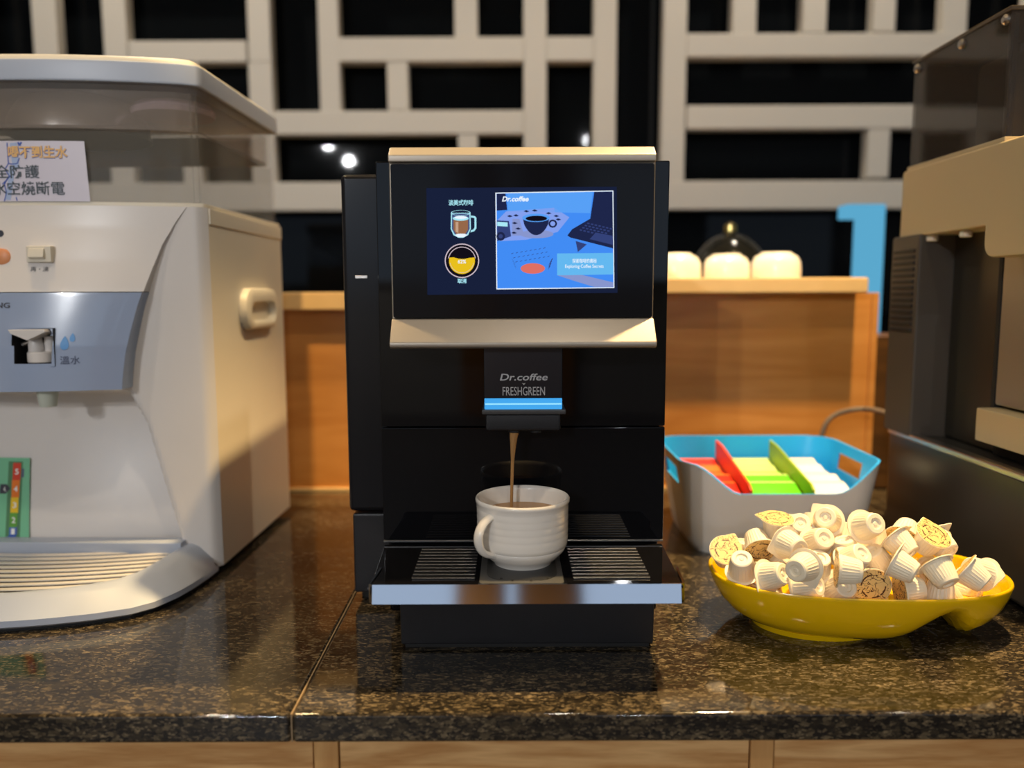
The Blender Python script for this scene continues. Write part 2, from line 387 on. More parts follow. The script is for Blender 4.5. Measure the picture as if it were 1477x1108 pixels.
# upturned cups on the ledge
def upturned_cup(px, half, h, lab, Yc=1.49):
    c = at(px, 400, Yc); r = half
    t = thing('upturned_cup', lab, 'cup', (c.x, Yc, zt2), 0, 'white cups upside down on the ledge')
    MB().lathe([(r*0.96, 0), (r, 0.001), (r*1.0, h*0.30), (r*0.97, h*0.62), (r*0.86, h*0.83), (r*0.66, h*0.94), (r*0.62, h*0.96), (r*0.60, h), (r*0.54, h), (r*0.52, h*0.965), (0.001, h*0.955)], (c.x, Yc, zt2), 32, True, False).build('bowl', M_CERAM, t, smooth=True)
    a = 1.1
    d = Vector((math.cos(a), math.sin(a), 0))
    pts = [Vector((c.x, Yc, zt2)) + d*(r*0.97 + 0.020*math.sin(math.pi*k/10)) + Vector((0, 0, h*(0.15 + 0.55*k/10))) for k in range(11)]
    MB().tube(pts, 0.0035, 8).build('handle', M_CERAM, t, smooth=True)
upturned_cup(975, 0.046, 0.047, 'white upturned cup on the ledge, half hidden by the coffee machine')
upturned_cup(1048, 0.042, 0.045, 'white upturned cup on the ledge, middle of the three')
upturned_cup(1119, 0.045, 0.048, 'white upturned cup on the ledge, rightmost of the three')
# dark dome cover behind the cups
c = at(1052, 400, 1.72)
t = thing('dome_cover', 'dark rounded dome cover standing behind the upturned cups', 'cover', (c.x, 1.72, 0.28))
prof = [(0.105*math.cos(a), 0.03 + 0.175*math.sin(a)) for a in [i*math.pi/24 for i in range(12)]]
MB().lathe([(0.1, 0.0), (0.105, 0.0)] + prof + [(0.012, 0.206)], (c.x, 1.72, 0.28), 36).build('dome', mat('smoked_dome', (0.015, 0.015, 0.012, 1), 0.12), t, smooth=True)
MB().lathe([(0.008, 0.200), (0.014, 0.208), (0.013, 0.222), (0.004, 0.228)], (c.x, 1.72, 0.28), 20).build('lamp_glint', mat('glint_brass', (0.55, 0.42, 0.15, 1), 0.2, 1.0), t, smooth=True)  # brass bead added in place of a lamp's yellow reflection on the dome
world_org()
tab = thing('back_table', 'plain wooden table behind the ledge carrying the dark dome cover', 'table', (0.33, 1.75, FLOOR))
box('table_top', 0.1, 0.62, 1.60, 1.90, 0.25, 0.28, M_OAKB, tab, bevel=0.003)
for lx in (0.13, 0.59):
    for ly in (1.63, 1.87): box('leg', lx - 0.015, lx + 0.015, ly - 0.015, ly + 0.015, FLOOR, 0.25, M_OAKB, tab)
# blue lit frame at the right end of the ledge
BY = 1.75
t = thing('blue_light_frame', 'glowing pale blue light frame behind the right end of the ledge', 'light', (at(1250, 400, BY).x, BY, FLOOR))
M_BLUE = emis('blue_glow', rgb(96, 176, 214), 0.9)
a = at(1243, 380, BY); b = at(1275, 380, BY); c = at(1250, 296, BY); d = at(1222, 316, BY)
box('upright', a.x, b.x, BY, BY + 0.05, FLOOR, d.z, M_BLUE, t, bevel=0.002)
box('crossbar', d.x, b.x, BY, BY + 0.05, d.z, c.z, M_BLUE, t, bevel=0.002)
world_org()

# ------------------------------------------------------------------ coffee machine
FY = 0.826                              # glossy front plate
CX0, CX1 = -0.1375, 0.1605
cm = thing('coffee_machine', 'glossy black automatic coffee machine with lit touch screen filling a cup', 'coffee machine', (0.0115, 0.95, 0))
z_top = at(738, 232, FY).z; z_seam = at(738, 616, FY).z; z_line = at(738, 781, FY).z
TZ = 0.0955                             # drip tray surface
# main body
box('housing', CX0 + 0.003, CX1 - 0.003, FY + 0.012, 1.24, 0.014, z_top - 0.004, M_BLACK, cm, bevel=0.004)
box('upper_front_plate', CX0, CX1, FY, FY + 0.014, z_seam + 0.0006, z_top, M_BLACK, cm, bevel=0.0015)
box('lower_front_plate', CX0, CX1, FY + 0.0005, FY + 0.014, z_line + 0.0018, z_seam - 0.0006, M_BLACK, cm, bevel=0.0012)
box('plate_edge_trim', CX0, CX1, FY - 0.0005, FY + 0.014, z_line - 0.0006, z_line + 0.0014, mat('grey_trim', (0.16, 0.16, 0.165, 1), 0.3, 0.6), cm, bevel=0.0004, bseg=1)
# side module to the left
sx0 = at(491, 250, 0.90).x; sx1 = CX0 + 0.001
zm_ = at(512, 739, 0.90).z
side = box('side_module', sx0, sx1, 0.90, 1.24, zm_ + 0.001, at(490, 250, 0.90).z, mat('satin_black', (0.010, 0.010, 0.012, 1), 0.16, spec=0.3), cm, bevel=0.006, bseg=3)
box('module_latch', at(513, 399, 0.90).x, at(531, 399, 0.90).x, 0.8985, 0.901, at(520, 401, 0.9).z, at(520, 396.5, 0.9).z, M_STEEL, side, bevel=0.0004, bseg=1)
box('lower_side_module', sx0 + 0.004, sx1, 0.90, 1.24, 0.012, zm_ - 0.001, M_BLACKM, cm, bevel=0.003)
for fx_, fy_ in ((sx0 + 0.022, 0.925), (sx0 + 0.022, 1.2), (CX1 - 0.03, 0.93), (CX1 - 0.03, 1.2)):
    MB().lathe([(0.013, 0.0), (0.014, 0.002), (0.012, 0.0145)], (fx_, fy_, 0), 20).build('rubber_foot', M_RUBBER, cm, smooth=True)
# base under the tray
bx0, bx1 = at(577, 930, 0.778).x, at(941, 930, 0.778).x
MB().prism([(0.778, 0.004), (0.775, 0.050), (0.79, 0.078), (0.86, 0.078), (0.86, 0.004)], lambda p, e: (bx0 if e == 0 else bx1, p[0], p[1])).build('base', M_BLACKM, cm, bevel=0.002)
box('base_shelf', bx0 - 0.010, bx1 + 0.010, 0.80, 0.90, 0.052, 0.079, M_BLACKM, cm, bevel=0.002)
box('base_strip', bx0 + 0.004, bx1 - 0.004, 0.781, 0.86, 0.0, 0.006, M_RUBBER, cm)
# drip tray
TY = 0.700
tx0, tx1 = at(528.5, 846, TY).x, at(989, 846, TY).x
tray = MB().prism([(tx0 + 0.002, TY + 0.003), (tx1 - 0.002, TY + 0.003), (CX1 - 0.001, FY - 0.0006), (CX0 + 0.001, FY - 0.0006)],
           lambda p, e: (p[0], p[1], 0.0785 if e == 0 else TZ - 0.0012)).build('drip_tray', M_BLACK, cm, bevel=0.0012)
xs0, xs1 = tx0, tx1
path = [(xs0 + 0.0035, TY + 0.05), (xs0 + 0.0003, TY + 0.006), (xs0 + 0.004, TY), (xs1 - 0.004, TY), (xs1 - 0.0003, TY + 0.006), (xs1 - 0.0035 + 0.006, TY + 0.05)]
inner = [(x + (0.0022 if x < 0 else -0.0022) * (1 if 0 else 1), y + (0.0025 if abs(y - TY) < 0.004 else 0)) for x, y in path]
mb = MB()
ring = []
for (x, y), (xi, yi) in zip(path, inner):
    tl_ = 0.0034 if yi != y else 0.0
    ring.append([(x, y - 0.0008, 0.0785), (x, y + tl_, TZ), (xi, yi + tl_, TZ), (xi, yi + 0.004, 0.0785)])
mb.loft(ring); mb.build('chrome_bar', M_CHROME, tray, bevel=0.0006, bseg=2)
def tz(px, py):      # a point of the tray surface seen there
    d = at(px, py, 1.0) - Vector((0, 0, CAM_H)); k = (TZ - CAM_H) / d.z
    return Vector((0, 0, CAM_H)) + d*k
# grille slats left and right of the cup plate
for side_, ax0, ax1 in (('l', tz(592, 835).x, tz(684, 835).x), ('r', tz(826, 835).x, tz(938, 835).x)):
    y0, y1, n = 0.722, 0.806, 10
    for k in range(n):
        yy = y0 + (y1 - y0)*k/(n-1)
        box('grille_slat', ax0, ax1, yy - 0.0024, yy + 0.0024, TZ - 0.0014, TZ + 0.0004, M_SLAT, tray, bevel=0.0005, bseg=1)
plate = MB().prism(rrect(tz(690, 842).x, tz(813, 842).x, 0.7045, 0.812, 0.006, 3), lambda p, e: (p[0], p[1], TZ - 0.0013 if e == 0 else TZ)).build('cup_plate', mat('brushed_plate', (0.20, 0.20, 0.195, 1), 0.38, 0.8), tray, bevel=0.0003, bseg=1)
MB().prism(rrect(tz(700, 836).x, tz(804, 836).x, 0.713, 0.806, 0.02, 6), lambda p, e: (p[0], p[1], TZ - 0.0005 if e == 0 else TZ + 0.0003)).build('plate_inset', mat('dark_plate', (0.06, 0.06, 0.06, 1), 0.3, 0.7), tray)
for px, py in ((722, 835), (738, 838), (765, 838), (789, 835)):
    c = tz(px, py); MB().lathe([(0.0014, 0), (0.0014, 0.0002)], (c.x, c.y, TZ + 0.0003), 10).build('drain_hole', M_RUBBER, tray)
# screen panel: champagne frame with sloping top and a lip that juts out below
SY = 0.772
px0, px1 = at(563, 350, SY).x, at(945.5, 350, SY).x
zs0, zs1 = at(738, 460, SY).z, at(738, 233, SY).z
zl_t = at(738, 494, 0.752).z; zl_b = at(738, 503, 0.752).z
ztb = at(738, 223, SY).z; ztt = at(738, 212, SY + 0.012).z
lipx0, lipx1 = at(562, 490, 0.752).x, at(948, 490, 0.752).x
frame_prof = [(FY, zl_b), (0.756, zl_b), (0.752, zl_b + 0.002), (0.752, zl_t), (SY - 0.001, zs0), (SY + 0.004, zs0 + 0.0005),
              (SY + 0.004, zs1 - 0.0005), (SY - 0.001, zs1), (SY - 0.001, ztb), (SY + 0.012, ztt), (FY, ztt)]
def frame_pt(p, e):
    k = max(0.0, min(1.0, (zs0 + 0.02 - p[1]) / 0.05))
    return ((px0 + (lipx0 - px0)*k) if e == 0 else (px1 + (lipx1 - px1)*k), p[0], p[1])
pan = MB().prism(frame_prof, frame_pt).build('screen_frame', M_SILVER, cm, bevel=0.0012)
scr = MB().prism(rrect(at(566, 350, SY).x, at(943, 350, SY).x, at(738, 458.5, SY).z, at(738, 236, SY).z, 0.002, 3), lambda p, e: (p[0], SY - 0.0005 if e == 0 else SY + 0.0045, p[1])).build('screen_glass', M_GLASSB, pan, bevel=0.0004, bseg=1)
# screen picture: flat emissive print on the glass
lay = [0]
def scm(k): return lambda u, v: (u, SY - 0.0006 - 0.00008*k, v)
def sxy(px, py): p = at(px, py, SY); return (p.x, p.z)
def flat(name, poly, m, k, parent=None):
    return mesh(name, [(*sxy(x, y)[:1], SY - 0.0006 - 0.00008*k, sxy(x, y)[1]) for x, y in poly], [tuple(range(len(poly)))], m, parent or scr)
def circ(cx, cy, rx, ry=None, n=28, a0=0, a1=360): 
    ry = ry or rx
    return [(cx + rx*math.cos(math.radians(a0 + (a1-a0)*i/n)), cy + ry*math.sin(math.radians(a0 + (a1-a0)*i/n))) for i in range(n + (0 if a1-a0 == 360 else 1))]
def ringf(name, cx, cy, r0, r1, m, k, ry=1.0, a0=0, a1=360, n=36):
    o_ = [(cx + r1*math.cos(math.radians(a0 + (a1-a0)*i/n)), cy + r1*ry*math.sin(math.radians(a0 + (a1-a0)*i/n))) for i in range(n+1)]
    i_ = [(cx + r0*math.cos(math.radians(a0 + (a1-a0)*i/n)), cy + r0*ry*math.sin(math.radians(a0 + (a1-a0)*i/n))) for i in range(n+1)]
    vs = [(sxy(*p)[0], SY - 0.0006 - 0.00008*k, sxy(*p)[1]) for p in o_ + i_]
    return mesh(name, vs, [(i, i+1, n+2+i, n+1+i) for i in range(n)], m, scr)
def stext(name, s, x0, x1, y0, y1, m, k, **kw):
    a = sxy(x0, y1); b = sxy(x1, y0)
    return lettering(name, s, (a[0], b[0], a[1], b[1]), scm(k), m, scr, **kw)
E_NAVY = emis('lcd_navy', rgb(24, 32, 58)); E_BLUE = emis('lcd_blue', rgb(66, 140, 244)); E_BLUE2 = emis('lcd_pale_blue', rgb(88, 160, 246))
E_WHITE = emis('lcd_white', rgb(235, 245, 255)); E_CYAN = emis('lcd_cyan_white', rgb(170, 232, 246)); E_DNAVY = emis('lcd_ink', rgb(30, 38, 74))
E_SLATE = emis('lcd_slate', rgb(52, 66, 120)); E_YEL = emis('lcd_yellow', rgb(232, 192, 30)); E_BROWN = emis('lcd_brown', rgb(150, 104, 74))
E_BLK = emis('lcd_black', rgb(18, 14, 24)); E_BOXC = emis('lcd_caption_box', rgb(100, 184, 240)); E_ORG = emis('lcd_pumpkin', rgb(222, 112, 100))
E_LAV = emis('lcd_lavender', rgb(132, 160, 238)); E_PINK = emis('lcd_ring', rgb(214, 196, 206)); E_TAN = emis('lcd_page', rgb(136, 150, 205))
flat('lcd_area', [(616, 271), (890.5, 270), (891, 423), (617, 425)], E_NAVY, 0)
flat('picture_border', [(715.5, 278), (885.5, 275.5), (886.5, 416), (716.5, 417.5)], E_WHITE, 1)
flat('picture', [(717, 279.3), (884.3, 276.8), (885.2, 414.8), (717.8, 416)], E_BLUE, 2)
flat('picture_wall', [(733, 279.5), (856, 277.2), (852, 308), (733, 305)], E_BLUE2, 3)
flat('picture_cloth', [(731, 305), (800, 300), (822, 314), (805, 335), (760, 346), (722, 348), (718, 318)], E_LAV, 3)
flat('picture_dark_corner', [(717.3, 279.5), (730, 279.3), (732.5, 303), (717.5, 304)], E_DNAVY, 4)
flat('picture_laptop_screen', [(858, 277.3), (884.2, 277), (884.6, 322), (852, 316)], E_DNAVY, 4)
flat('picture_laptop_base', [(852, 316), (884.6, 322), (885, 359), (823, 343), (819, 340), (826, 331)], E_DNAVY, 5)
for r in range(4):
    for q in range(7):
        x = 848 + q*5.4 - r*3.6; y = 321.5 + r*3.2 + q*1.3
        if x < 883: flat('picture_key', [(x, y), (x+3.4, y+.8), (x+2.6, y+2.6), (x-.8, y+1.8)], E_SLATE, 6)
flat('picture_trackpad', [(860, 336), (884.8, 341), (884.9, 354), (851, 345.5)], E_SLATE, 6)
flat('picture_plant_shadow', [(831, 348), (847, 353), (834, 364)], E_SLATE, 4)
# cup in the picture
flat('picture_saucer', circ(775, 338, 24, 6), E_TAN, 4)
flat('picture_cup', [(754.5, 314)] + [(754.5 + 39*t, 314 + 25.5*math.sin(math.pi*(0.0 + t))**0.55) for t in [i/16 for i in range(1, 16)]] + [(793.5, 314)], E_DNAVY, 6)
flat('picture_cup_rim', circ(774, 314.5, 20, 6), E_BLUE2, 7)
flat('picture_cup_coffee', circ(774.5, 315.5, 15.5, 4), E_BLK, 8)
ringf('picture_cup_handle', 798, 323, 3.6, 6.2, E_DNAVY, 5, 0.95)
flat('picture_camera', [(717.7, 318), (735, 319), (738, 341), (717.8, 348)], E_SLATE, 5)
flat('picture_camera_top', [(718, 320), (733, 321), (733, 327), (718, 326)], E_CYAN, 6)
flat('picture_lens', circ(723, 341, 6.3), E_DNAVY, 7); flat('picture_lens_glass', circ(723, 341, 3.0), E_SLATE, 8)
flat('picture_jar', [(740, 316), (750, 316), (757, 340), (739, 340)], E_TAN, 5)
for x, y in ((736, 312), (745, 311), (760, 305), (772, 304), (792, 308), (803, 312), (806, 317), (743, 322), (748, 330), (742, 336)):
    flat('picture_leaf', [(x-4, y), (x, y-1.8), (x+4.5, y+.4), (x, y+1.6)], E_DNAVY, 6)
flat('picture_pumpkin', circ(769, 387.5, 17.5, 7.6), E_ORG, 5)
for x0_, dx in ((746, -1), (791, 1)):
    for k in range(4):
        flat('picture_branch', [(x0_, 390 - k*2), (x0_ + dx*(3 + k*1.2) - .6, 383 - k*3.4), (x0_ + dx*(3.6 + k*1.2), 383.6 - k*3.4)], E_SLATE, 6)
for k in range(3):
    for q in range(8):
        x = 738 + q*6.6 + k*3; y = 366 - q*1.1 + k*6
        flat('picture_script', [(x, y), (x+3.2, y-1.2), (x+3.2, y-.5), (x, y+.8)], E_SLATE, 4)
flat('picture_book', [(803, 397), (840, 397), (885, 408), (885, 414.6), (858, 414.5), (830, 406)], E_TAN, 4)
flat('caption_box', [(804, 366), (885, 365.5), (885.2, 396.5), (804, 397.5)], E_BOXC, 9)
stext('caption_chinese', '探索咖啡的奧秘', 826, 861, 373.5, 380, E_WHITE, 11, bold=0.01)
stext('caption_english', 'Exploring Coffee Secrets', 815.5, 871, 382, 388.5, E_WHITE, 11, bold=0.01)
stext('brand_on_picture', 'Dr.coffee', 725, 763.5, 283.5, 291, E_WHITE, 11, bold=0.03, shear=0.25)
stext('drink_name', '淡美式咖啡', 648, 683.5, 288, 296.5, E_CYAN, 3, bold=0.02)
stext('cancel_text', '取消', 660.5, 673.5, 401.5, 408.5, E_CYAN, 3, bold=0.03)
# glass mug icon
flat('mug_glass', [(651.5, 307)] + [(651, 330), (655, 339), (662, 342.8), (669, 342.8), (676, 339), (680, 330), (679.5, 307)], E_CYAN, 3)
flat('mug_glass_inner', [(653, 308), (652.6, 330), (656.5, 337.5), (662.5, 341.2), (668.5, 341.2), (674.5, 337.5), (678.4, 330), (678, 308)], emis('lcd_glass', rgb(70, 84, 130)), 4)
flat('mug_coffee', [(655, 317), (655, 331), (659, 337.4), (672, 337.4), (676, 331), (676, 317)], E_BROWN, 5)
flat('mug_coffee_light', [(658, 320), (658, 334), (662, 336), (662, 320)], emis('lcd_latte', rgb(196, 160, 134)), 6)
flat('mug_foam', circ(665.5, 315, 11.5, 3.4), E_CYAN, 7); flat('mug_foam_light', circ(665.5, 313.6, 9, 2.3), E_WHITE, 8)
ringf('mug_rim', 665.5, 307, 12.8, 14.2, E_CYAN, 5, 0.28)
flat('mug_handle', [(680, 311), (685.5, 311.5), (688, 314), (688, 329), (685, 333.5), (679.5, 335), (680, 332.2), (683.6, 331), (685.3, 328), (685.3, 315.5), (684, 314), (680, 313.6)], E_CYAN, 4)
flat('mug_base_light', [(657, 339), (661, 337), (671, 337), (675, 339), (670, 342), (662, 342)], E_WHITE, 7)
# progress ring
ringf('progress_ring', 667, 376, 23.4, 24.8, E_PINK, 3); flat('progress_disc', circ(667, 376, 23.3), E_BLK, 2)
ringf('progress_inner_ring', 667, 376, 19.2, 20.2, E_PINK, 4, 1, 190, 350)
yel = [(667 + 18.7*math.cos(math.radians(a)), 376 + 19.2*math.sin(math.radians(a))) for a in range(-14, 195, 8)]
flat('progress_fill', yel + [(655, 371), (662, 373), (670, 373.5), (678, 371.8)], E_YEL, 5)
ringf('progress_fill_line', 667, 376, 17.0, 17.5, E_PINK, 6, 1, 10, 170)
stext('progress_percent', '62%', 661, 673, 374.5, 380, E_WHITE, 7, bold=0.02)
# spout block
PY = 0.772
ux0, ux1 = at(698, 550, PY).x, at(811.5, 550, PY).x
z575 = at(755, 575, PY).z; z590 = at(755, 590.5, PY).z; z598 = at(755, 597.5, PY).z; z622 = at(755, 622, PY + 0.006).z
sp = box('spout_block', ux0, ux1, PY, FY + 0.002, z575, zl_b + 0.001, mat('spout_black', (0.010, 0.011, 0.016, 1), 0.22), cm, bevel=0.0015)
box('spout_light', ux0 + 0.0004, ux1 - 0.0004, PY - 0.0003, FY, z590, z575, emis('spout_blue_light', rgb(70, 168, 238), 1.0), sp, bevel=0.0006, bseg=1)
box('spout_light_core', ux0 + 0.001, ux1 - 0.001, PY - 0.0008, PY + 0.002, (z590+z575)/2 - 0.0007, (z590+z575)/2 + 0.0007, emis('spout_light_core', rgb(150, 222, 255), 1.1), sp)
box('spout_lip', at(695, 594, PY).x, at(816, 594, PY).x, PY - 0.003, FY, z598, z590, mat('dark_grey_lip', (0.05, 0.05, 0.052, 1), 0.3), sp, bevel=0.0012)
box('spout_nozzle_block', ux0 + 0.001, ux1 - 0.001, PY + 0.006, FY, z622, z598, M_BLACKM, sp, bevel=0.003)
NX = at(741.5, 622, 0.7905).x
MB().lathe([(0.0062, 0.0), (0.0065, 0.006)], (NX, 0.7905, z622 - 0.003), 18).build('nozzle', M_RUBBER, sp, smooth=True)
MB().lathe([(0.0062, 0.0), (0.0065, 0.006)], (NX + 0.022, 0.7905, z622 - 0.003), 18).build('nozzle', M_RUBBER, sp, smooth=True)
M_PRINT = mat('grey_print', rgb(190, 190, 192), 0.5)
def sp_rect(x0, x1, y0, y1):
    a = at(x0, y1, PY); b = at(x1, y0, PY); return (a.x, b.x, a.z, b.z)
pm = lambda u, v: (u, PY - 0.0003, v)
lettering('brand_lettering', 'Dr.coffee', sp_rect(721, 790, 539, 549), pm, M_PRINT, sp, bold=0.012, shear=0.2)
lettering('maker_lettering', 'FRESHGREEN', sp_rect(725, 786, 558, 570.5), pm, M_PRINT, sp)
hp = sp_rect(753, 758, 552.5, 555.5)
mesh('heart_mark', [pm(hp[0], hp[3]), pm((hp[0]+hp[1])/2, hp[3]-.0006), pm(hp[1], hp[3]), pm((hp[0]+hp[1])/2, hp[2])], [(0, 1, 2, 3)], M_PRINT, sp)
world_org()

# ------------------------------------------------------------------ cup, coffee
CUY = 0.7665
CUX = at(753, 760, CUY).x
R = 0.0463; HC = 0.0660
cup = thing('coffee_cup', 'white ribbed porcelain cup being filled on the coffee machine tray', 'cup', (CUX, CUY, TZ + 0.0004))
prof = [(0.0, 0.002), (0.024, 0.002), (0.0255, 0.0), (0.0285, 0.0), (0.0295, 0.0025), (0.036, 0.0075), (0.0412, 0.0135), (0.0430, 0.0175), (0.0426, 0.0182), (0.0441, 0.0190), (0.0445, 0.0225)]
z = 0.0245
k = 0
while z < HC - 0.011:
    prof += [(0.0447 + 0.00008*k, z), (0.04482 + 0.00008*k, z + 0.0015), (0.04482 + 0.00008*k, z + 0.0045), (0.0447 + 0.00008*k, z + 0.006)]
    z += 0.0066; k += 1
prof += [(0.0453, HC - 0.009), (0.0456, HC - 0.005), (R, HC - 0.004), (R, HC - 0.001), (R - 0.001, HC), (R - 0.0028, HC - 0.0006), (R - 0.0036, HC - 0.004), (0.0415, 0.03), (0.039, 0.02), (0.03, 0.010), (0.0, 0.0075)]
MB().lathe(prof[1:-1], (CUX, CUY, TZ + 0.0004), 72, True, True).build('cup_bowl', M_CERAM, cup, smooth=True, sharp=60)
hd = Vector((-0.70, -0.714, 0)).normalized()
ctr = Vector((CUX, CUY, TZ))
pts = []
for i in range(17):
    a = math.radians(-75 + 150*i/16)
    pts.append(ctr + hd*(0.0405 + 0.0195*math.cos(a)) + Vector((0, 0, 0.0355 + 0.0185*math.sin(a))))
pts = [ctr + hd*0.040 + Vector((0, 0, 0.0150))] + pts + [ctr + hd*0.0425 + Vector((0, 0, 0.0540))]
# flattened strap section
rings = []
sd = hd.cross(Vector((0, 0, 1))).normalized()
for i, p in enumerate(pts):
    t_ = (pts[min(i+1, len(pts)-1)] - pts[max(0, i-1)]).normalized(); nrm = t_.cross(sd).normalized()
    rings.append([p + sd*0.0052*math.cos(2*math.pi*q/12) + nrm*0.0034*math.sin(2*math.pi*q/12) for q in range(12)])
MB().loft(rings).build('handle', M_CERAM, cup, smooth=True)
CZ = TZ + 0.0495
cof = thing('coffee', 'milky brown coffee in the white cup with the thin stream pouring in', 'coffee', (CUX, CUY, CZ - 0.004))
MB().lathe([(0.0392, -0.004), (0.0416, 0.0), (0.025, 0.0002), (0.004, 0.0002)], (CUX, CUY, CZ), 48).build('coffee_surface', M_COFFEE, cof, smooth=True)
top = Vector((NX, 0.7905, z622 - 0.0032)); bot = at(737, 728, 0.7905); bot.z = CZ
sp_pts, sp_r = [], []
for i in range(15):
    f = i/14
    q = top.lerp(bot, f); q.x = top.x + (bot.x - top.x)*f**0.6
    sp_pts.append(q); sp_r.append(0.0016 + 0.0032*max(0, 1 - f*2.2)**1.5)
MB().tube(sp_pts, sp_r, 10).build('coffee_stream', M_COFFEE, cof, smooth=True)
world_org()

# ------------------------------------------------------------------ water dispenser
DX, DW, DF, DB = -0.376, 0.230, 0.9945, 1.290
DC = DX - DW
wdisp = thing('water_dispenser', 'white countertop water dispenser with clear tank, blue grey tap panel and drip tray', 'water dispenser', (DX, DF, 0), math.radians(-1.45))
def front(x):                       # bowed front of the housing
    s = (x - DC) / DW
    e = max(0.0, (abs(s) - 0.948) / 0.052)
    return DF - 0.034*(1 - s*s) + 0.010*e*e
def cav_half(z): return interp(z, [0.03, 0.055, 0.10, 0.15, 0.20, 0.232, 0.30], [0.190, 0.188, 0.177, 0.166, 0.155, 0.140, 0.12])
def cav_depth(x, z):
    hw = cav_half(z)
    a = smooth01((hw - abs(x - DC)) / 0.016)
    b = smooth01((0.246 - z) / 0.014)
    return a*b*(0.030 + 0.030*smooth01(z/0.22))
ZB = 0.466
def hf(u, v):
    x = DC + DW*(2*u - 1); z = 0.010 + (ZB - 0.010)*v
    return (x, front(x) + cav_depth(x, z), z)
mb = MB().grid(hf, 128, 90)
hous = mb.build('front_housing', M_PLAST, wdisp, smooth=True, sharp=80)
# side and back shell, open towards the front
yb = DF + 0.010
mb = MB()
for x0 in (DX, DC - DW):
    mb.add([(x0, yb, 0.010), (x0, DB, 0.010), (x0, DB, ZB), (x0, yb, ZB)], [(0, 1, 2, 3)])
mb.add([(DC-DW, DB, 0.010), (DX, DB, 0.010), (DX, DB, ZB), (DC-DW, DB, ZB), (DC-DW, yb, ZB), (DX, yb, ZB), (DC-DW, yb, 0.010), (DX, yb, 0.010)], [(0, 1, 2, 3), (3, 2, 5, 4), (0, 1, 7, 6)])
mb.build('shell', M_PLASTS, wdisp)
mb = MB(); mb.grid(lambda u, v: (DC + DW*(2*u-1), front(DC + DW*(2*u-1)) + (yb - front(DC + DW*(2*u-1)))*v, ZB), 40, 1); mb.build('top_fillet', M_PLAST, wdisp)
# ledge moulding round the tank foot
def plan(x0, x1, inset, nb=24, yback=DB):
    f_ = lambda x: DF - 0.034*(1 - ((x-DC)/DW)**2) + inset
    pts = [(x0 + (x1-x0)*i/nb, f_(x0 + (x1-x0)*i/nb)) for i in range(nb+1)]
    r = 0.012
    pts = [(x0, pts[0][1] + r)] + [(x0 + 0.003, pts[0][1] + 0.0035)] + pts[1:-1] + [(x1 - 0.003, pts[-1][1] + 0.0035)] + [(x1, pts[-1][1] + r)]
    return pts + [(x1, yback), (x0, yback)]
def slab(name, x0, x1, inset, z0, z1, m, parent, bevel=0.0, yback=DB, draft=0.0):
    p0 = plan(x0, x1, inset, yback=yback); p1 = plan(x0 + draft, x1 - draft, inset + draft, yback=yback - draft)
    return MB().loft([[(x, y, z0) for x, y in p0], [(x, y, z1) for x, y in p1]]).build(name, m, parent, bevel=bevel)
slab('side_ledge', DC - DW + 0.001, DX - 0.001, 0.004, ZB - 0.0005, ZB + 0.005, M_PLASTS, wdisp, 0.0015)
box('side_seam_ridge', DX - 0.002, DX + 0.002, DF + 0.012, DB, ZB - 0.020, ZB - 0.0005, M_PLASTS, wdisp, bevel=0.001)
# clear tank with water
def shellwall(name, inset, z0, z1, m, parent, thick=0.003, yback=DB - 0.006):
    po = plan(DC - DW + inset, DX - inset, inset, yback=yback); pi = plan(DC - DW + inset + thick, DX - inset - thick, inset + thick, yback=yback - thick)
    return MB().loft([[(x, y, z0) for x, y in po], [(x, y, z1) for x, y in po], [(x, y, z1) for x, y in pi], [(x, y, z0) for x, y in pi]], False, False).build(name, m, parent)
ZL = 0.609
tank = shellwall('tank', 0.004, ZB + 0.005, ZL, M_TANK, wdisp)
zw = at(289, 192, 1.0).z
slab('water', DC - DW + 0.0085, DX - 0.0085, 0.0085, ZB + 0.006, zw, M_WATER, tank, yback=DB - 0.011)
slab('inner_tray', DC - DW + 0.014, DX - 0.014, 0.014, zw + 0.004, zw + 0.008, M_SMOKY, tank, yback=DB - 0.016)
shellwall('inner_tray_wall', 0.012, zw + 0.004, ZL - 0.006, M_SMOKY, tank, 0.002, DB - 0.014)
MB().lathe([(0.085, 0.0), (0.083, 0.02), (0.07, 0.042), (0.045, 0.054), (0.01, 0.058)], (-0.565, DF + 0.075, zw + 0.008), 40).build('steel_dome', M_STEEL, tank, smooth=True)
MB().lathe([(0.050, 0.0), (0.052, 0.006), (0.046, 0.014), (0.012, 0.017)], (-0.441, DF + 0.075, zw + 0.035), 32).build('filter_cap', mat('mauve_filter_cap', rgb(196, 168, 176), 0.4), tank, smooth=True)
for yy in (0.0,):
    box('corner_seam', DX - 0.0105, DX - 0.0085, DF + 0.0105, DF + 0.0125, ZB + 0.006, ZL - 0.001, M_TANK, tank)
    box('corner_seam', DX - 0.0155, DX - 0.0145, DF + 0.0068, DF + 0.0080, ZB + 0.006, ZL - 0.001, M_TANK, tank)
# lid
lid = slab('lid', DC - DW - 0.001, DX + 0.001, -0.002, ZL, 0.634, M_LID, wdisp, 0.003, DB + 0.002)
slab('lid_top', DC - DW + 0.006, DX - 0.006, 0.004, 0.633, 0.642, M_PLASTS, wdisp, 0.003, DB - 0.004, 0.004)
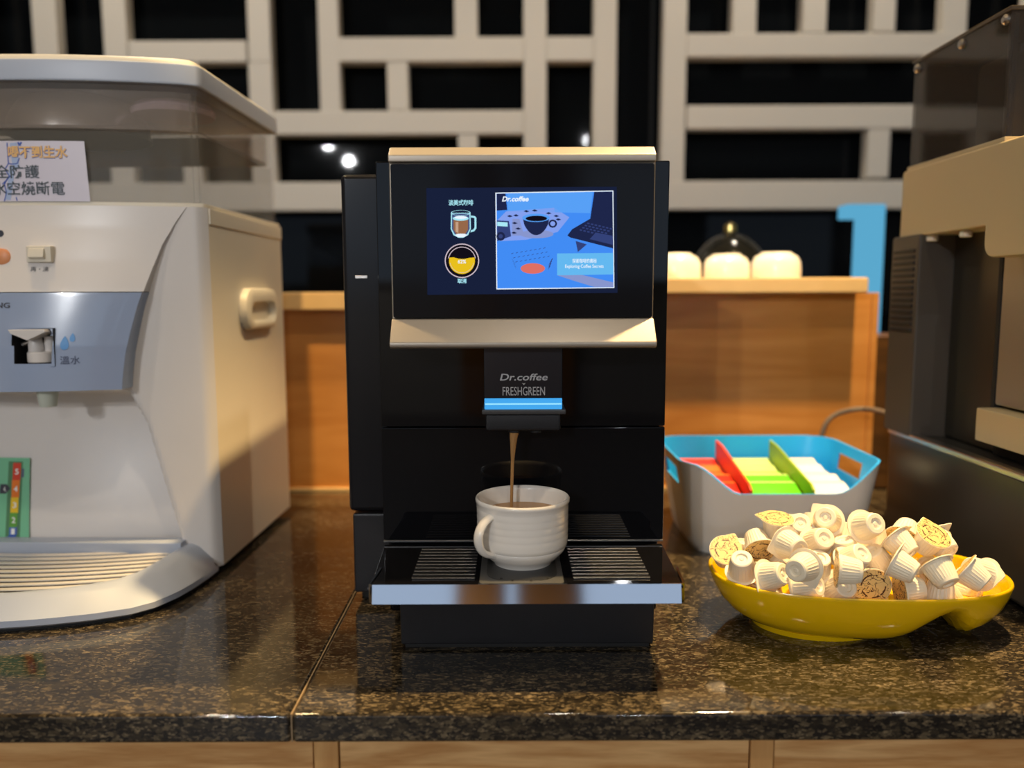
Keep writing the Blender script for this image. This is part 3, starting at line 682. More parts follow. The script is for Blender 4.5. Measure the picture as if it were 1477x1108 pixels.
# front panels: upper white, lower blue grey; both narrow downwards and bulge
def ph(z): return interp(z, [0.247, 0.262, 0.29, 0.32, 0.345, 0.362, 0.39, 0.42, 0.448, 0.466], [0.1395, 0.141, 0.145, 0.152, 0.1585, 0.164, 0.173, 0.184, 0.199, 0.211])
def pout(z): return interp(z, [0.247, 0.30, 0.362, 0.40, 0.44, 0.466], [0.036, 0.033, 0.024, 0.0135, 0.005, 0.001])
def pY(x, z, extra=0.0): return front(DC + (x - DC)) - pout(z)*(1 - 0.35*((x-DC)/ph(z))**2) - extra
def panel(name, z0, z1, extra, m, skip=None, nu=48, nv=24):
    mb = MB()
    f = lambda u, v: (DC + ph(z0 + (z1-z0)*v)*(2*u-1), pY(DC + ph(z0 + (z1-z0)*v)*(2*u-1), z0 + (z1-z0)*v, extra), z0 + (z1-z0)*v)
    mb.grid(f, nu, nv, skip)
    # rim back to the housing
    per = [f(i/nu, 0) for i in range(nu+1)] + [f(1, j/nv) for j in range(1, nv+1)] + [f(1 - i/nu, 1) for i in range(1, nu+1)] + [f(0, 1 - j/nv) for j in range(1, nv)]
    n0 = len(mb.v); n = len(per)
    mb.v += per + [(p[0], front(p[0]) + 0.002, p[2]) for p in per]
    mb.f += [(n0+i, n0+(i+1) % n, n0+n+(i+1) % n, n0+n+i) for i in range(n)]
    return mb.build(name, m, wdisp, smooth=True, sharp=50)
up = panel('upper_panel', 0.3635, ZB - 0.0005, 0.0, M_PLAST)
# tap opening in the blue panel
h0 = at(22, 523, 0.930); h1 = at(73, 475, 0.930)
hx0, hx1, hz0, hz1 = h0.x, h1.x, h0.z, h1.z
ZP0, ZP1 = 0.247, 0.3625
def hole(u, v):
    z = ZP0 + (ZP1-ZP0)*v; x = DC + ph(z)*(2*u-1)
    return hx0 < x < hx1 and hz0 < z < hz1
bp = panel('tap_panel', ZP0, ZP1, 0.003, M_BLUEG, hole, 90, 60)
yp = pY((hx0+hx1)/2, hz0, 0.003)
mb = MB(); e = 0.003
mb.add([(hx0-e, yp+.002, hz0-e), (hx1+e, yp+.002, hz0-e), (hx1+e, yp+.002, hz1+e), (hx0-e, yp+.002, hz1+e), (hx0-e, yp+.03, hz0-e), (hx1+e, yp+.03, hz0-e), (hx1+e, yp+.03, hz1+e), (hx0-e, yp+.03, hz1+e)],
       [(0,1,5,4), (1,2,6,5), (2,3,7,6), (3,0,4,7), (4,5,6,7)])
mb.build('tap_recess', mat('dark_grey_recess', (0.035, 0.033, 0.032, 1), 0.5), bp)
# white push lever above, tap body and cap inside
lx0 = at(17, 478, 0.93).x
MB().prism([(lx0, hz1 + 0.0015), (hx1 - 0.003, hz1 + 0.002), (hx1 - 0.001, hz1 - 0.001), (hx1 - 0.006, hz1 - 0.0035), (lx0 + 0.022, hz1 - 0.011), (lx0 + 0.003, hz1 - 0.003)], lambda p, e: (p[0], yp - 0.006 if e == 0 else yp + 0.02, p[1])).build('push_lever', M_PLAST, bp, bevel=0.0008)
tcx = at(57, 500, 0.94).x
MB().lathe([(0.0145, 0.0), (0.0155, 0.001), (0.0155, 0.0115), (0.0140, 0.013)], (tcx, yp + 0.016, hz0 + 0.001), 28).build('tap_cap', M_PLAST, bp, smooth=True)
MB().lathe([(0.0085, 0.0), (0.0085, 0.008), (0.006, 0.020)], (tcx - 0.005, yp + 0.014, hz0 + 0.014), 20).build('tap_stem', M_PLAST, bp, smooth=True)
MB().lathe([(0.0065, 0.0), (0.0065, 0.018)], (tcx + 0.010, yp + 0.018, hz0 + 0.014), 20).build('tap_stem', M_PLAST, bp, smooth=True)
MB().tube([(tcx - 0.020, yp + 0.012, hz0 + 0.022), (tcx - 0.010, yp + 0.012, hz0 + 0.026)], 0.0028, 10).build('tap_pin', M_STEEL, bp, smooth=True)
# nozzle under the panel
ncx = at(67, 570, 0.95).x
MB().lathe([(0.0085, -0.022), (0.0095, -0.0215), (0.0125, 0.0)], (ncx, front(ncx) - 0.012, ZP0 + 0.001), 28).build('nozzle', mat('milky_nozzle', rgb(200, 205, 190), 0.35), wdisp, smooth=True)
# prints on the blue panel
def bpm(u, v): return (u, pY(u, v, 0.0036), v)
def prect(x0, x1, y0, y1, Y=0.930):
    a = at(x0, y1, Y); b = at(x1, y0, Y); return (a.x, b.x, a.z, b.z)
M_INK = mat('grey_ink', rgb(86, 96, 122), 0.5); M_DROP = mat('drop_blue', rgb(84, 150, 214), 0.4); M_INKD = mat('dark_ink', rgb(58, 60, 70), 0.5)
lettering('warm_water_lettering', '溫水', prect(86, 112, 512, 524), bpm, M_INK, bp, bold=0.012)
lettering('maker_lettering', 'NG', prect(-8, 11, 434, 442), bpm, M_INKD, bp, bold=0.02)
def drop(px, py, r):
    pts = []
    for i in range(20):
        a = 2*math.pi*i/20; x = r*math.sin(a)*(math.sin(a/2)**1.0); y = -r*1.35*math.cos(a)
        pts.append((px + x, py + y*1.0))
    return pts
for px, py, r in ((91, 493, 7.5), (101, 485, 4.8)):
    vs = []
    for x, y in drop(px, py, r):
        p = at(x, y, 0.930); vs.append(bpm(p.x, p.z))
    mesh('water_drop_mark', vs, [tuple(range(len(vs)))], M_DROP, bp)
# switch and round key on the white panel
def upm(d): return lambda u, v: (u, pY(u, v, d), v)
r_ = prect(37, 72, 352, 376, 0.945)
yy = pY((r_[0]+r_[1])/2, r_[2], 0.0)
sw = box('switch_bezel', r_[0], r_[1], yy - 0.004, yy + 0.012, r_[2], r_[3], M_PLASTS, up, bevel=0.0012)
MB().prism([(yy - 0.0035, r_[2] + 0.003), (yy - 0.0085, r_[2] + 0.006), (yy - 0.006, r_[3] - 0.003), (yy, r_[3] - 0.003), (yy, r_[2] + 0.003)], lambda p, e: (r_[0] + 0.004 if e == 0 else r_[1] - 0.007, p[0], p[1])).build('switch_rocker', M_PLASTS, sw, bevel=0.001)
lettering('switch_lettering', '再・沸', prect(39, 64, 382, 389, 0.94), upm(0.0006), M_INKD, up)
kc = at(-6, 368, 0.94)
o = MB().lathe([(0.0105, 0.0), (0.0105, 0.003), (0.008, 0.0045)], (0, 0, 0), 28)
o.v = [(kc.x + x, pY(kc.x, kc.z, 0) + 0.002 - z, kc.z + y) for x, y, z in o.v]
o.build('round_key', mat('orange_key', rgb(226, 150, 100), 0.4), up, smooth=True)
o = MB().lathe([(0.004, 0.0), (0.004, 0.002)], (0, 0, 0), 20)
kc2 = at(-1, 334, 0.955); o.v = [(kc2.x + x, pY(kc2.x, kc2.z, 0) + 0.001 - z, kc2.z + y) for x, y, z in o.v]
o.build('indicator', M_INKD, up, smooth=True)
# recessed grip on the side
ga, gb = 1.095, 1.235
gz0, gz1 = at(360, 474, 1.15).z, at(360, 414, 1.15).z
def rr(y0, y1, z0, z1, r): return rrect(y0, y1, z0, z1, r, 6)
o_ = rr(ga, gb, gz0, gz1, 0.026); i_ = rr(ga + 0.020, gb - 0.014, gz0 + 0.010, gz1 - 0.019, 0.016)
grip = MB().loft([[(DX - 0.001, y, z) for y, z in o_], [(DX + 0.010, y, z) for y, z in rr(ga + .002, gb - .002, gz0 + .002, gz1 - .002, 0.025)], [(DX + 0.0125, y, z) for y, z in rr(ga + .007, gb - .007, gz0 + .006, gz1 - .007, 0.021)], [(DX + 0.0115, y, z) for y, z in i_], [(DX + 0.001, y, z) for y, z in rr(ga + .024, gb - .018, gz0 + .014, gz1 - .017, 0.014)]], False, True).build('side_grip', M_PLASTS, wdisp, smooth=True, sharp=45)
# paper label on the tank
def tankY(x, d=0.0): return DF - 0.034*(1 - ((x-DC)/DW)**2) + 0.004 - 0.0012 - d
def rect_at(x0, x1, y0, y1, Y=0.962):
    a = at(x0, y1, Y); b = at(x1, y0, Y); return (a.x, b.x, a.z, b.z)
lr = rect_at(-150, 116, 199, 287)
M_PAPER = mat('white_label', rgb(214, 208, 220), 0.4)
lab = MB().grid(lambda u, v: (lr[0] + (lr[1]-lr[0])*u + 0.003*(1-v)*u, tankY(lr[0] + (lr[1]-lr[0])*u), lr[2] + (lr[3]-lr[2])*v), 24, 4).build('tank_label', M_PAPER, wdisp, label='white label with orange and grey Chinese lettering')
lm = lambda d: (lambda u, v: (u, tankY(u, d), v))
M_OR = mat('orange_print', rgb(238, 190, 120), 0.5); M_GR = mat('green_grey_print', rgb(74, 84, 92), 0.5); M_BL = mat('blue_print', rgb(70, 96, 180), 0.5); M_PB = mat('pale_blue_print', rgb(170, 188, 222), 0.5)
lettering('label_heading_edge', '喝不到生水', rect_at(9.3, 93.3, 206.6, 225.2), lm(0.0004), M_BL, lab, bold=0.045)
lettering('label_heading', '喝不到生水', rect_at(9, 93, 206, 224.5), lm(0.0007), M_OR, lab, bold=0.03)
lettering('label_line', '全防護', rect_at(-10.5, 53, 234, 253.5), lm(0.0007), M_GR, lab, bold=0.01)
lettering('label_line', '水空燒斷電', rect_at(-13.5, 89, 258, 278), lm(0.0007), M_GR, lab, bold=0.01)
fl = rect_at(2, 26, 201, 286)
def zig(name, pts, m, w=0.8, d=0.0003):
    vs, fs = [], []
    for i in range(len(pts)-1):
        (xa, ya), (xb, yb_) = pts[i], pts[i+1]
        L = math.hypot(xb-xa, yb_-ya) or 1; nx_, ny_ = -(yb_-ya)/L*w, (xb-xa)/L*w
        n0 = len(vs)
        for x, y in ((xa+nx_, ya+ny_), (xb+nx_, yb_+ny_), (xb-nx_, yb_-ny_), (xa-nx_, ya-ny_)):
            p = at(x, y, 0.962); vs.append((p.x, tankY(p.x, d), p.z))
        fs.append((n0, n0+1, n0+2, n0+3))
    return mesh(name, vs, fs, m, lab)
zig('label_splash', [(7, 202), (9, 232), (14, 233), (22, 232), (25, 224)], M_BL)
zig('label_splash', [(9, 232), (4, 240), (10, 250), (3, 262), (6, 274), (3, 287)], M_BL)
zig('label_splash', [(23, 201), (25, 206), (28, 201)], M_BL, 1.4)
zig('label_splash', [(12, 250), (6, 256), (0, 262)], M_BL)
zig('label_splash', [(20, 281), (21.5, 286)], M_BL)
zig('label_figure', [(16, 202), (18, 220), (20, 240)], M_PB, 5.0, 0.0002)
zig('label_figure', [(14, 236), (12, 260), (8, 285)], M_PB, 4.0, 0.0002)
# energy sticker on the cavity wall
def cavY(x, z, d=0.0):
    a_, b_ = cav_depth(DC, 0.045), cav_depth(DC, 0.135)
    return front(x) + a_ + (b_ - a_)*(z - 0.045)/0.09 - 0.0022 - d
def cm2(d): return lambda u, v: (u, cavY(u, v, d), v)
def crect(x0, x1, y0, y1, Y=1.005):
    a = at(x0, y1, Y); b = at(x1, y0, Y); return (a.x, b.x, a.z, b.z)
st_ = crect(-60, 34, 661, 783)
M_GRN = mat('green_sticker', rgb(120, 192, 150), 0.4)
stk = MB().grid(lambda u, v: (st_[0] + (st_[1]-st_[0])*u + 0.004*u*(1-v), cavY(st_[0] + (st_[1]-st_[0])*u + 0.004*u*(1-v), st_[2] + (st_[3]-st_[2])*v, 0.0008), st_[2] + (st_[3]-st_[2])*v), 16, 24).build('energy_sticker', M_GRN, wdisp, label='green sticker with a coloured thermometer scale from 1 to 5')
cols = [(5, 668, 692, rgb(214, 62, 34)), (4, 692, 716, rgb(232, 120, 26)), (3, 716, 737, rgb(236, 196, 30)), (2, 737, 757, rgb(96, 160, 60)), (1, 757, 768, rgb(70, 110, 190))]
def cpatch(name, x0, x1, y0, y1, d, m):
    q = crect(x0, x1, y0, y1); return MB().grid(lambda u, v: (q[0]+(q[1]-q[0])*u, cavY(q[0]+(q[1]-q[0])*u, q[2]+(q[3]-q[2])*v, d), q[2]+(q[3]-q[2])*v), 2, 4).build(name, m, stk)
M_W = mat('white_print', rgb(240, 240, 235), 0.5)
cpatch('scale_outline', 10.5, 24.5, 666, 772, 0.0011, mat('scale_outline', rgb(80, 130, 90), 0.5))
for nmb, y0, y1, c_ in cols:
    sh = (y0 - 668)*0.045
    cpatch('scale_field', 12 + sh, 22 + sh, y0, y1, 0.0014, mat('scale_%d' % nmb, c_, 0.5))
    q = crect(15 + sh, 20 + sh, (y0+y1)/2 - 4, (y0+y1)/2 + 4)
    lettering('scale_number', str(nmb), q, cm2(0.0018), M_W, stk, bold=0.02)
q = at(22, 776, 1.005)
mesh('scale_bulb', [(q.x + 0.0085*math.cos(2*math.pi*i/20), cavY(q.x, q.z, 0.0015), q.z + 0.0085*math.sin(2*math.pi*i/20)) for i in range(20)], [tuple(range(20))], mat('scale_bulb', rgb(52, 88, 168), 0.5), stk)
pa = [at(x, y, 1.005) for x, y in ((-6, 698), (4, 698), (10, 704), (4, 711), (-6, 711))]
mesh('scale_arrow', [(p.x, cavY(p.x, p.z, 0.0014), p.z) for p in pa], [(0, 1, 2, 3, 4)], M_INKD, stk)
q = crect(0, 4, 701, 708); lettering('scale_arrow_number', '4.', q, cm2(0.0018), M_W, stk)
for y0 in (676, 755):
    q = crect(24.5, 27.5, y0, y0 + 12); cpatch('scale_mark', 25, 27.5, y0, y0 + 12, 0.0012, M_INK)
# drip tray
def tray_y(dx): return interp(abs(dx), [0, 0.03, 0.062, 0.09, 0.117, 0.15, 0.185, 0.205, 0.218, 0.225, 0.228], [0.8055, 0.807, 0.811, 0.816, 0.823, 0.8335, 0.8500, 0.871, 0.905, 0.942, 0.985])
def tray_out(f, n=40):
    # outline from right to left, pulled in by f
    pts = []
    for i in range(n + 1):
        t_ = -1 + 2*i/n
        a = abs(t_); dx = math.copysign(0.228*(1 - (1-a)**1.6), t_)
        pts.append((dx, tray_y(dx)))
    return [(DC - dx*(1 - f*0.9), y + f*0.17) for dx, y in pts]
tr = MB()
rings = []
for f, z_ in ((0.02, 0.004), (0.0, 0.007), (0.0, 0.014), (0.10, 0.030), (0.14, 0.0345), (0.17, 0.0350), (0.19, 0.0325), (0.20, 0.0185)):
    o_ = tray_out(f)
    rings.append([(x, y, z_ if z_ < 0.01 else z_ + 0.010*smooth01((y - 0.84)/0.14)*(0 if z_ < 0.02 else 1)) for x, y in o_] + [(o_[-1][0], 0.992, z_), (o_[0][0], 0.992, z_)])
tray2 = tr.loft(rings, True, True).build('drip_tray', M_LID, wdisp, smooth=True, sharp=40)
MB().prism([(x, y) for x, y in tray_out(0.03)] + [(DC - 0.21, 0.99), (DC + 0.21, 0.99)], lambda p, e: (p[0], p[1] + 0.002, 0.0 if e == 0 else 0.005)).build('tray_foot', M_RUBBER, wdisp)
box('tray_upstand', DC - 0.191, DC + 0.191, 0.969, 0.992, 0.030, 0.0505, M_LID, wdisp, bevel=0.002)
MB().prism([(DC - 0.21, 0.984), (DC + 0.21, 0.984), (DC + 0.21, DB - 0.02), (DC - 0.21, DB - 0.02)], lambda p, e: (p[0], p[1], 0.0 if e == 0 else 0.012)).build('foot_plate', M_RUBBER, wdisp)
MB().prism([(x, y) for x, y in tray_out(0.215)] + [(DC - 0.18, 0.98), (DC + 0.18, 0.98)], lambda p, e: (p[0], p[1], 0.0180 if e == 0 else 0.0192)).build('grille_gap_shade', mat('gap_shade_grey', rgb(62, 60, 58), 0.6), tray2)  # dark sheet under the bars, painting the shade in their gaps
# grille bars: shallow arcs that follow the tray's front
for k in range(10):
    y0 = 0.8385 + 0.0135*k
    pts = []
    lim = 0.0
    for i in range(90):
        dx = i*0.0022
        yy = y0 + 0.030*(dx/0.19)**2
        if dx > 0.182 or yy > 0.974 or yy < tray_y(dx/0.85) + 0.026: break
        lim = dx
    if lim < 0.02: continue
    n = 30
    rg = []
    for i in range(n + 1):
        dx = -lim + 2*lim*i/n; yy = y0 + 0.030*(dx/0.19)**2; zz = 0.0335 + 0.004*(k/9)
        rg.append([(DC + dx, yy - 0.0040, zz - 0.0012), (DC + dx, yy - 0.0038, zz), (DC + dx, yy + 0.0026, zz + 0.0004), (DC + dx, yy + 0.0028, zz - 0.0012)])
    MB().loft(rg).build('grille_bar', mat('grille_white', rgb(212, 206, 196), 0.3) if k == 0 else MATS['grille_white'], tray2, smooth=True)
world_org()

# ------------------------------------------------------------------ sachet box
BX0, BX1, BF, BK = 0.232, 0.513, 1.056, 1.285
bcx, bcy = (BX0+BX1)/2, (BF+BK)/2
def rr_loop(x0, x1, y0, y1, r, per=72):
    base = rrect(x0, x1, y0, y1, r, 12)
    # resample evenly
    L = [0]
    for i in range(len(base)): L.append(L[-1] + math.dist(base[i], base[(i+1) % len(base)]))
    out = []
    for k in range(per):
        d = L[-1]*k/per; i = 0
        while L[i+1] < d: i += 1
        f = (d - L[i])/max(1e-9, L[i+1]-L[i]); a, b = base[i], base[(i+1) % len(base)]
        out.append((a[0]+(b[0]-a[0])*f, a[1]+(b[1]-a[1])*f))
    return out
NP, NR, HB = 96, 16, 0.128
topL = rr_loop(BX0, BX1, BF, BK, 0.045, NP); botL = rr_loop(BX0 + 0.022, BX1 - 0.022, BF + 0.010, BK - 0.015, 0.04, NP)
topI = rr_loop(BX0 + .003, BX1 - .003, BF + .003, BK - .003, 0.042, NP); botI = rr_loop(BX0 + 0.025, BX1 - 0.025, BF + 0.013, BK - 0.018, 0.037, NP)
def rim_z(x, y):
    if y > BF + 0.06: return HB
    d = 1 - smooth01((y - BF - 0.002)/0.055)
    e = smooth01((min(x - BX0 - 0.010, BX1 - 0.004 - x))/0.065)
    return HB - 0.041*d*e
def boxpt(i, v, inner):
    b_, t_ = (botI, topI) if inner else (botL, topL)
    z1 = rim_z(*topL[i]); z0 = 0.004 if inner else 0.0
    z = z0 + (z1 - z0)*v; f = z/HB
    r = 1.0
    x = b_[i][0] + (t_[i][0]-b_[i][0])*f; y = b_[i][1] + (t_[i][1]-b_[i][1])*f
    if v < 0.08:
        q = 0.985 + 0.015*(v/0.08)
        x = bcx + (x-bcx)*q; y = bcy + (y-bcy)*q
    return (x, y, z)
def hole_cell(i, j):
    x, y = topL[i]; z = (j + .5)/NR*HB
    side = x < BX0 + 0.02 or x > BX1 - 0.02
    return side and abs(y - bcy) < 0.045 and 0.085 < z < 0.112
sb = thing('sachet_box', 'white plastic storage box with cyan inside holding sachets, behind the yellow bowl', 'storage box', (bcx, bcy, 0))
for inner, nm, m_ in ((False, 'outer_wall', M_BOXW), (True, 'inner_wall', M_BOXB)):
    mb = MB()
    for j in range(NR + 1):
        for i in range(NP): mb.v.append(boxpt(i, j/NR, inner))
    for j in range(NR):
        for i in range(NP):
            if hole_cell(i, j): continue
            k = (i+1) % NP
            mb.f.append((j*NP+i, j*NP+k, (j+1)*NP+k, (j+1)*NP+i))
    mb.f.append(tuple(range(NP)))
    mb.build(nm, m_, sb, smooth=True, sharp=50)
mb = MB(); n0 = 0
for i in range(NP):
    k = (i+1) % NP
    mb.add([boxpt(i, 1, False), boxpt(k, 1, False), boxpt(k, 1, True), boxpt(i, 1, True)], [(0, 1, 2, 3)])
for j in range(NR):
    for i in range(NP):
        if not hole_cell(i, j): continue
        for (ia, ja, ib, jb, ni, nj) in (((i), j, (i+1) % NP, j, i, j-1), (i, j+1, (i+1) % NP, j+1, i, j+1), (i, j, i, j+1, (i-1) % NP, j), ((i+1) % NP, j, (i+1) % NP, j+1, (i+1) % NP, j)):
            if 0 <= nj < NR and not hole_cell(ni, nj):
                a, b = boxpt(ia, ja/NR, False), boxpt(ib, jb/NR, False); c, d = boxpt(ib, jb/NR, True), boxpt(ia, ja/NR, True)
                mb.add([a, b, c, d], [(0, 1, 2, 3)])
mb.build('rim', M_BOXB, sb)
def divider(name, x0, lab, col):
    # a thin card running front to back, its top sloping down to the front
    y0, y1 = BF + 0.016, BK - 0.026
    o = MB().prism([(y0, 0.006), (y1, 0.006), (y1 + 0.004, 0.124), (y1 - 0.03, 0.122), (y0 + 0.01, 0.096), (y0, 0.090)], lambda p, e: (x0 + (-0.0018 if e == 0 else 0.0018), p[0], p[1])).build(name, mat(lab.split()[0] + '_card', col, 0.5), None, bevel=0.0006, bseg=1)
    return tag(o, lab, 'divider')
world_org()
d1 = at(1070, 690, 1.10).x; d2 = at(1165, 690, 1.10).x
divider('divider_card', 0.3285, 'orange divider card in the sachet box, beside the red sachets', rgb(232, 70, 22))
divider('divider_card', 0.4145, 'olive green divider card in the sachet box, beside the white sachets', rgb(150, 178, 20))
def sachet(name, x0, x1, y, z, lean, m_, lab, grp, dz=0.0, twist=0.0):
    """a flat paper sachet lying back against the next one"""
    h, n = 0.060, 6
    t = thing(name, lab, 'sachet', ((x0+x1)/2, y, z), twist, grp)
    top_, bot_ = [], []
    rg = []
    for j in range(n + 1):
        v = j/n; th = 0.0022*math.sin(math.pi*v)**0.6 + 0.0004
        yy = y + math.cos(lean)*h*v; zz = z + math.sin(lean)*h*v
        ny, nz = -math.sin(lean)*th, math.cos(lean)*th
        rg.append([(x0, yy, zz), (x0 + 0.003, yy + ny*.7, zz + nz*.7), ((x0+x1)/2, yy + ny, zz + nz), (x1 - 0.003, yy + ny*.7, zz + nz*.7), (x1, yy, zz), (x1 - 0.003, yy - ny*.7, zz - nz*.7), ((x0+x1)/2, yy - ny, zz - nz), (x0 + 0.003, yy - ny*.7, zz - nz*.7)])
    MB().loft(rg).build('pouch', m_[0], t, smooth=True)
    # crimped end
    yy = y + math.cos(lean)*h; zz = z + math.sin(lean)*h
    MB().box(x0 + 0.0005, x1 - 0.0005, yy - 0.001, yy + 0.006, zz - 0.0006, zz + 0.0006).build('crimp', m_[1], t)
M_RED = mat('red_sachet', rgb(226, 40, 24), 0.4); M_ORA = mat('orange_sachet', rgb(240, 120, 50), 0.4)
M_GREEN = mat('green_sachet', rgb(96, 210, 30), 0.4); M_LIME = mat('pale_lime_sachet', rgb(206, 232, 140), 0.4)
M_WHS = mat('white_sachet', rgb(245, 243, 232), 0.45); M_CRM = mat('cream_sachet', rgb(240, 232, 200), 0.45)
posn = ['nearest the front', 'second from the front', 'third from the front', 'fourth from the front', 'at the back']
for nm, x0, x1, mats_, colr, side_ in (('red_sachet', 0.262, 0.3255, [(M_RED, M_ORA), (M_RED, M_ORA), (M_ORA, M_RED), (M_ORA, M_ORA), (M_RED, M_ORA)], 'red', 'left of the orange divider'),
                                 ('green_sachet', 0.3315, 0.4115, [(M_GREEN, M_LIME), (M_GREEN, M_LIME), (M_LIME, M_GREEN), (M_LIME, M_LIME), (M_LIME, M_LIME)], 'green', 'between the two dividers'),
                                 ('white_sachet', 0.4180, 0.484, [(M_WHS, M_CRM), (M_WHS, M_WHS), (M_CRM, M_WHS), (M_WHS, M_WHS), (M_CRM, M_CRM)], 'white', 'right of the olive divider')):
    for k in range(5):
        y = BF + 0.022 + 0.030*k; z = 0.068 + 0.0018*k
        sachet(nm, x0 + 0.001, x1 - 0.001, y, z, math.radians(16 + 3*math.sin(k*2.1)), mats_[k], '%s sachet %s in the storage box, %s' % (colr, side_, posn[k]), 'sachets in the storage box', twist=0.0)
    world_org()
    # the lower stack that carries them
    for k in range(2):
        o = box(nm, x0 + 0.002, x1 - 0.002, BF + 0.03, BK - 0.05, 0.0045 + 0.031*k, 0.0345 + 0.031*k, mats_[0][0], bevel=0.004)
        tag(o, 'bundle of %s sachets lying flat %s of the storage box' % (colr, ('at the bottom', 'under the loose ones')[k]), 'sachet', 'sachets in the storage box')
world_org()

# ------------------------------------------------------------------ yellow bowl
WX, WY, WA, WB, WH, WR = 0.376, 0.847, 0.157, 0.0885, 0.055, math.radians(-3)
bowl = thing('oval_bowl', 'glossy yellow ceramic oval bowl heaped with creamer capsules', 'bowl', (WX, WY, 0))
def sup(a):
    c_, s_ = math.cos(a), math.sin(a); r = (abs(c_)**2.5 + abs(s_)**2.5)**(-1/2.5)
    return c_*r, s_*r
NB_ = 96
def bpt(a, f, z):
    u, v = sup(a); u *= WA*f; v *= WB*f
    return (WX + u*math.cos(WR) - v*math.sin(WR), WY + u*math.sin(WR) + v*math.cos(WR), z)
outer = [(0.0, 0.003), (0.2, 0.003), (0.35, 0.003), (0.5, 0.003), (0.62, 0.0025), (0.70, 0.0045), (0.79, 0.010), (0.875, 0.019), (0.94, 0.031), (0.98, 0.044), (0.998, 0.053), (1.0, 0.0555)]
inner_ = [(0.992, 0.0575), (0.978, 0.0572), (0.966, 0.0545), (0.945, 0.045), (0.905, 0.033), (0.84, 0.021), (0.74, 0.0110), (0.60, 0.008), (0.45, 0.008), (0.3, 0.008), (0.15, 0.008), (0.0, 0.008)]
def lobes(x, y, z):
    # scalloped underside: a hollow opens towards the front right
    u = x - WX
    d_ = u - 0.070
    g = math.exp(-(d_/(0.034 if d_ < 0 else 0.013))**2)
    lift = 0.033*g*max(0.0, 1 - z/0.050)*smooth01((WY + 0.055 - y)/0.03)
    return z + lift
rings = []
for f, z_ in outer:
    f = max(f, 0.01); r_ = []
    for i in range(NB_):
        p = bpt(2*math.pi*i/NB_, f, z_); r_.append((p[0], p[1], lobes(*p)))
    rings.append(r_)
for f, z_ in inner_:
    f = max(f, 0.01); rings.append([(p[0], p[1], lobes(*p)) for p in (bpt(2*math.pi*i/NB_, f, z_) for i in range(NB_))])
bm_ = MB().loft(rings, True, True).build('dish', M_YELLOW, bowl, smooth=True, sharp=75)
# foot ring under the left part and the rounded foot behind the hollow
fr = []
for q_, z_ in ((0.92, 0.0), (1.0, 0.0), (1.03, 0.006), (0.92, 0.006)):
    fr.append([(WX - 0.042 + 0.070*q_*math.cos(2*math.pi*i/56), WY - 0.003 + 0.0535*q_*math.sin(2*math.pi*i/56), z_) for i in range(56)])
MB().loft(fr + [fr[0]], False, False).build('foot_ring', M_YELLOW, bowl, smooth=True)
for fx_, fy_, r_ in ((WX + 0.026, WY - 0.026, 0.025), (WX + 0.108, WY - 0.012, 0.016), (WX + 0.108, WY + 0.030, 0.016)):
    MB().lathe([(r_*0.35, 0.0), (r_*0.7, 0.0022), (r_*0.92, 0.008), (r_*1.05, 0.018), (r_*1.1, 0.030)], (fx_, fy_, 0), 28).build('foot', M_YELLOW, bowl, smooth=True)
world_org()

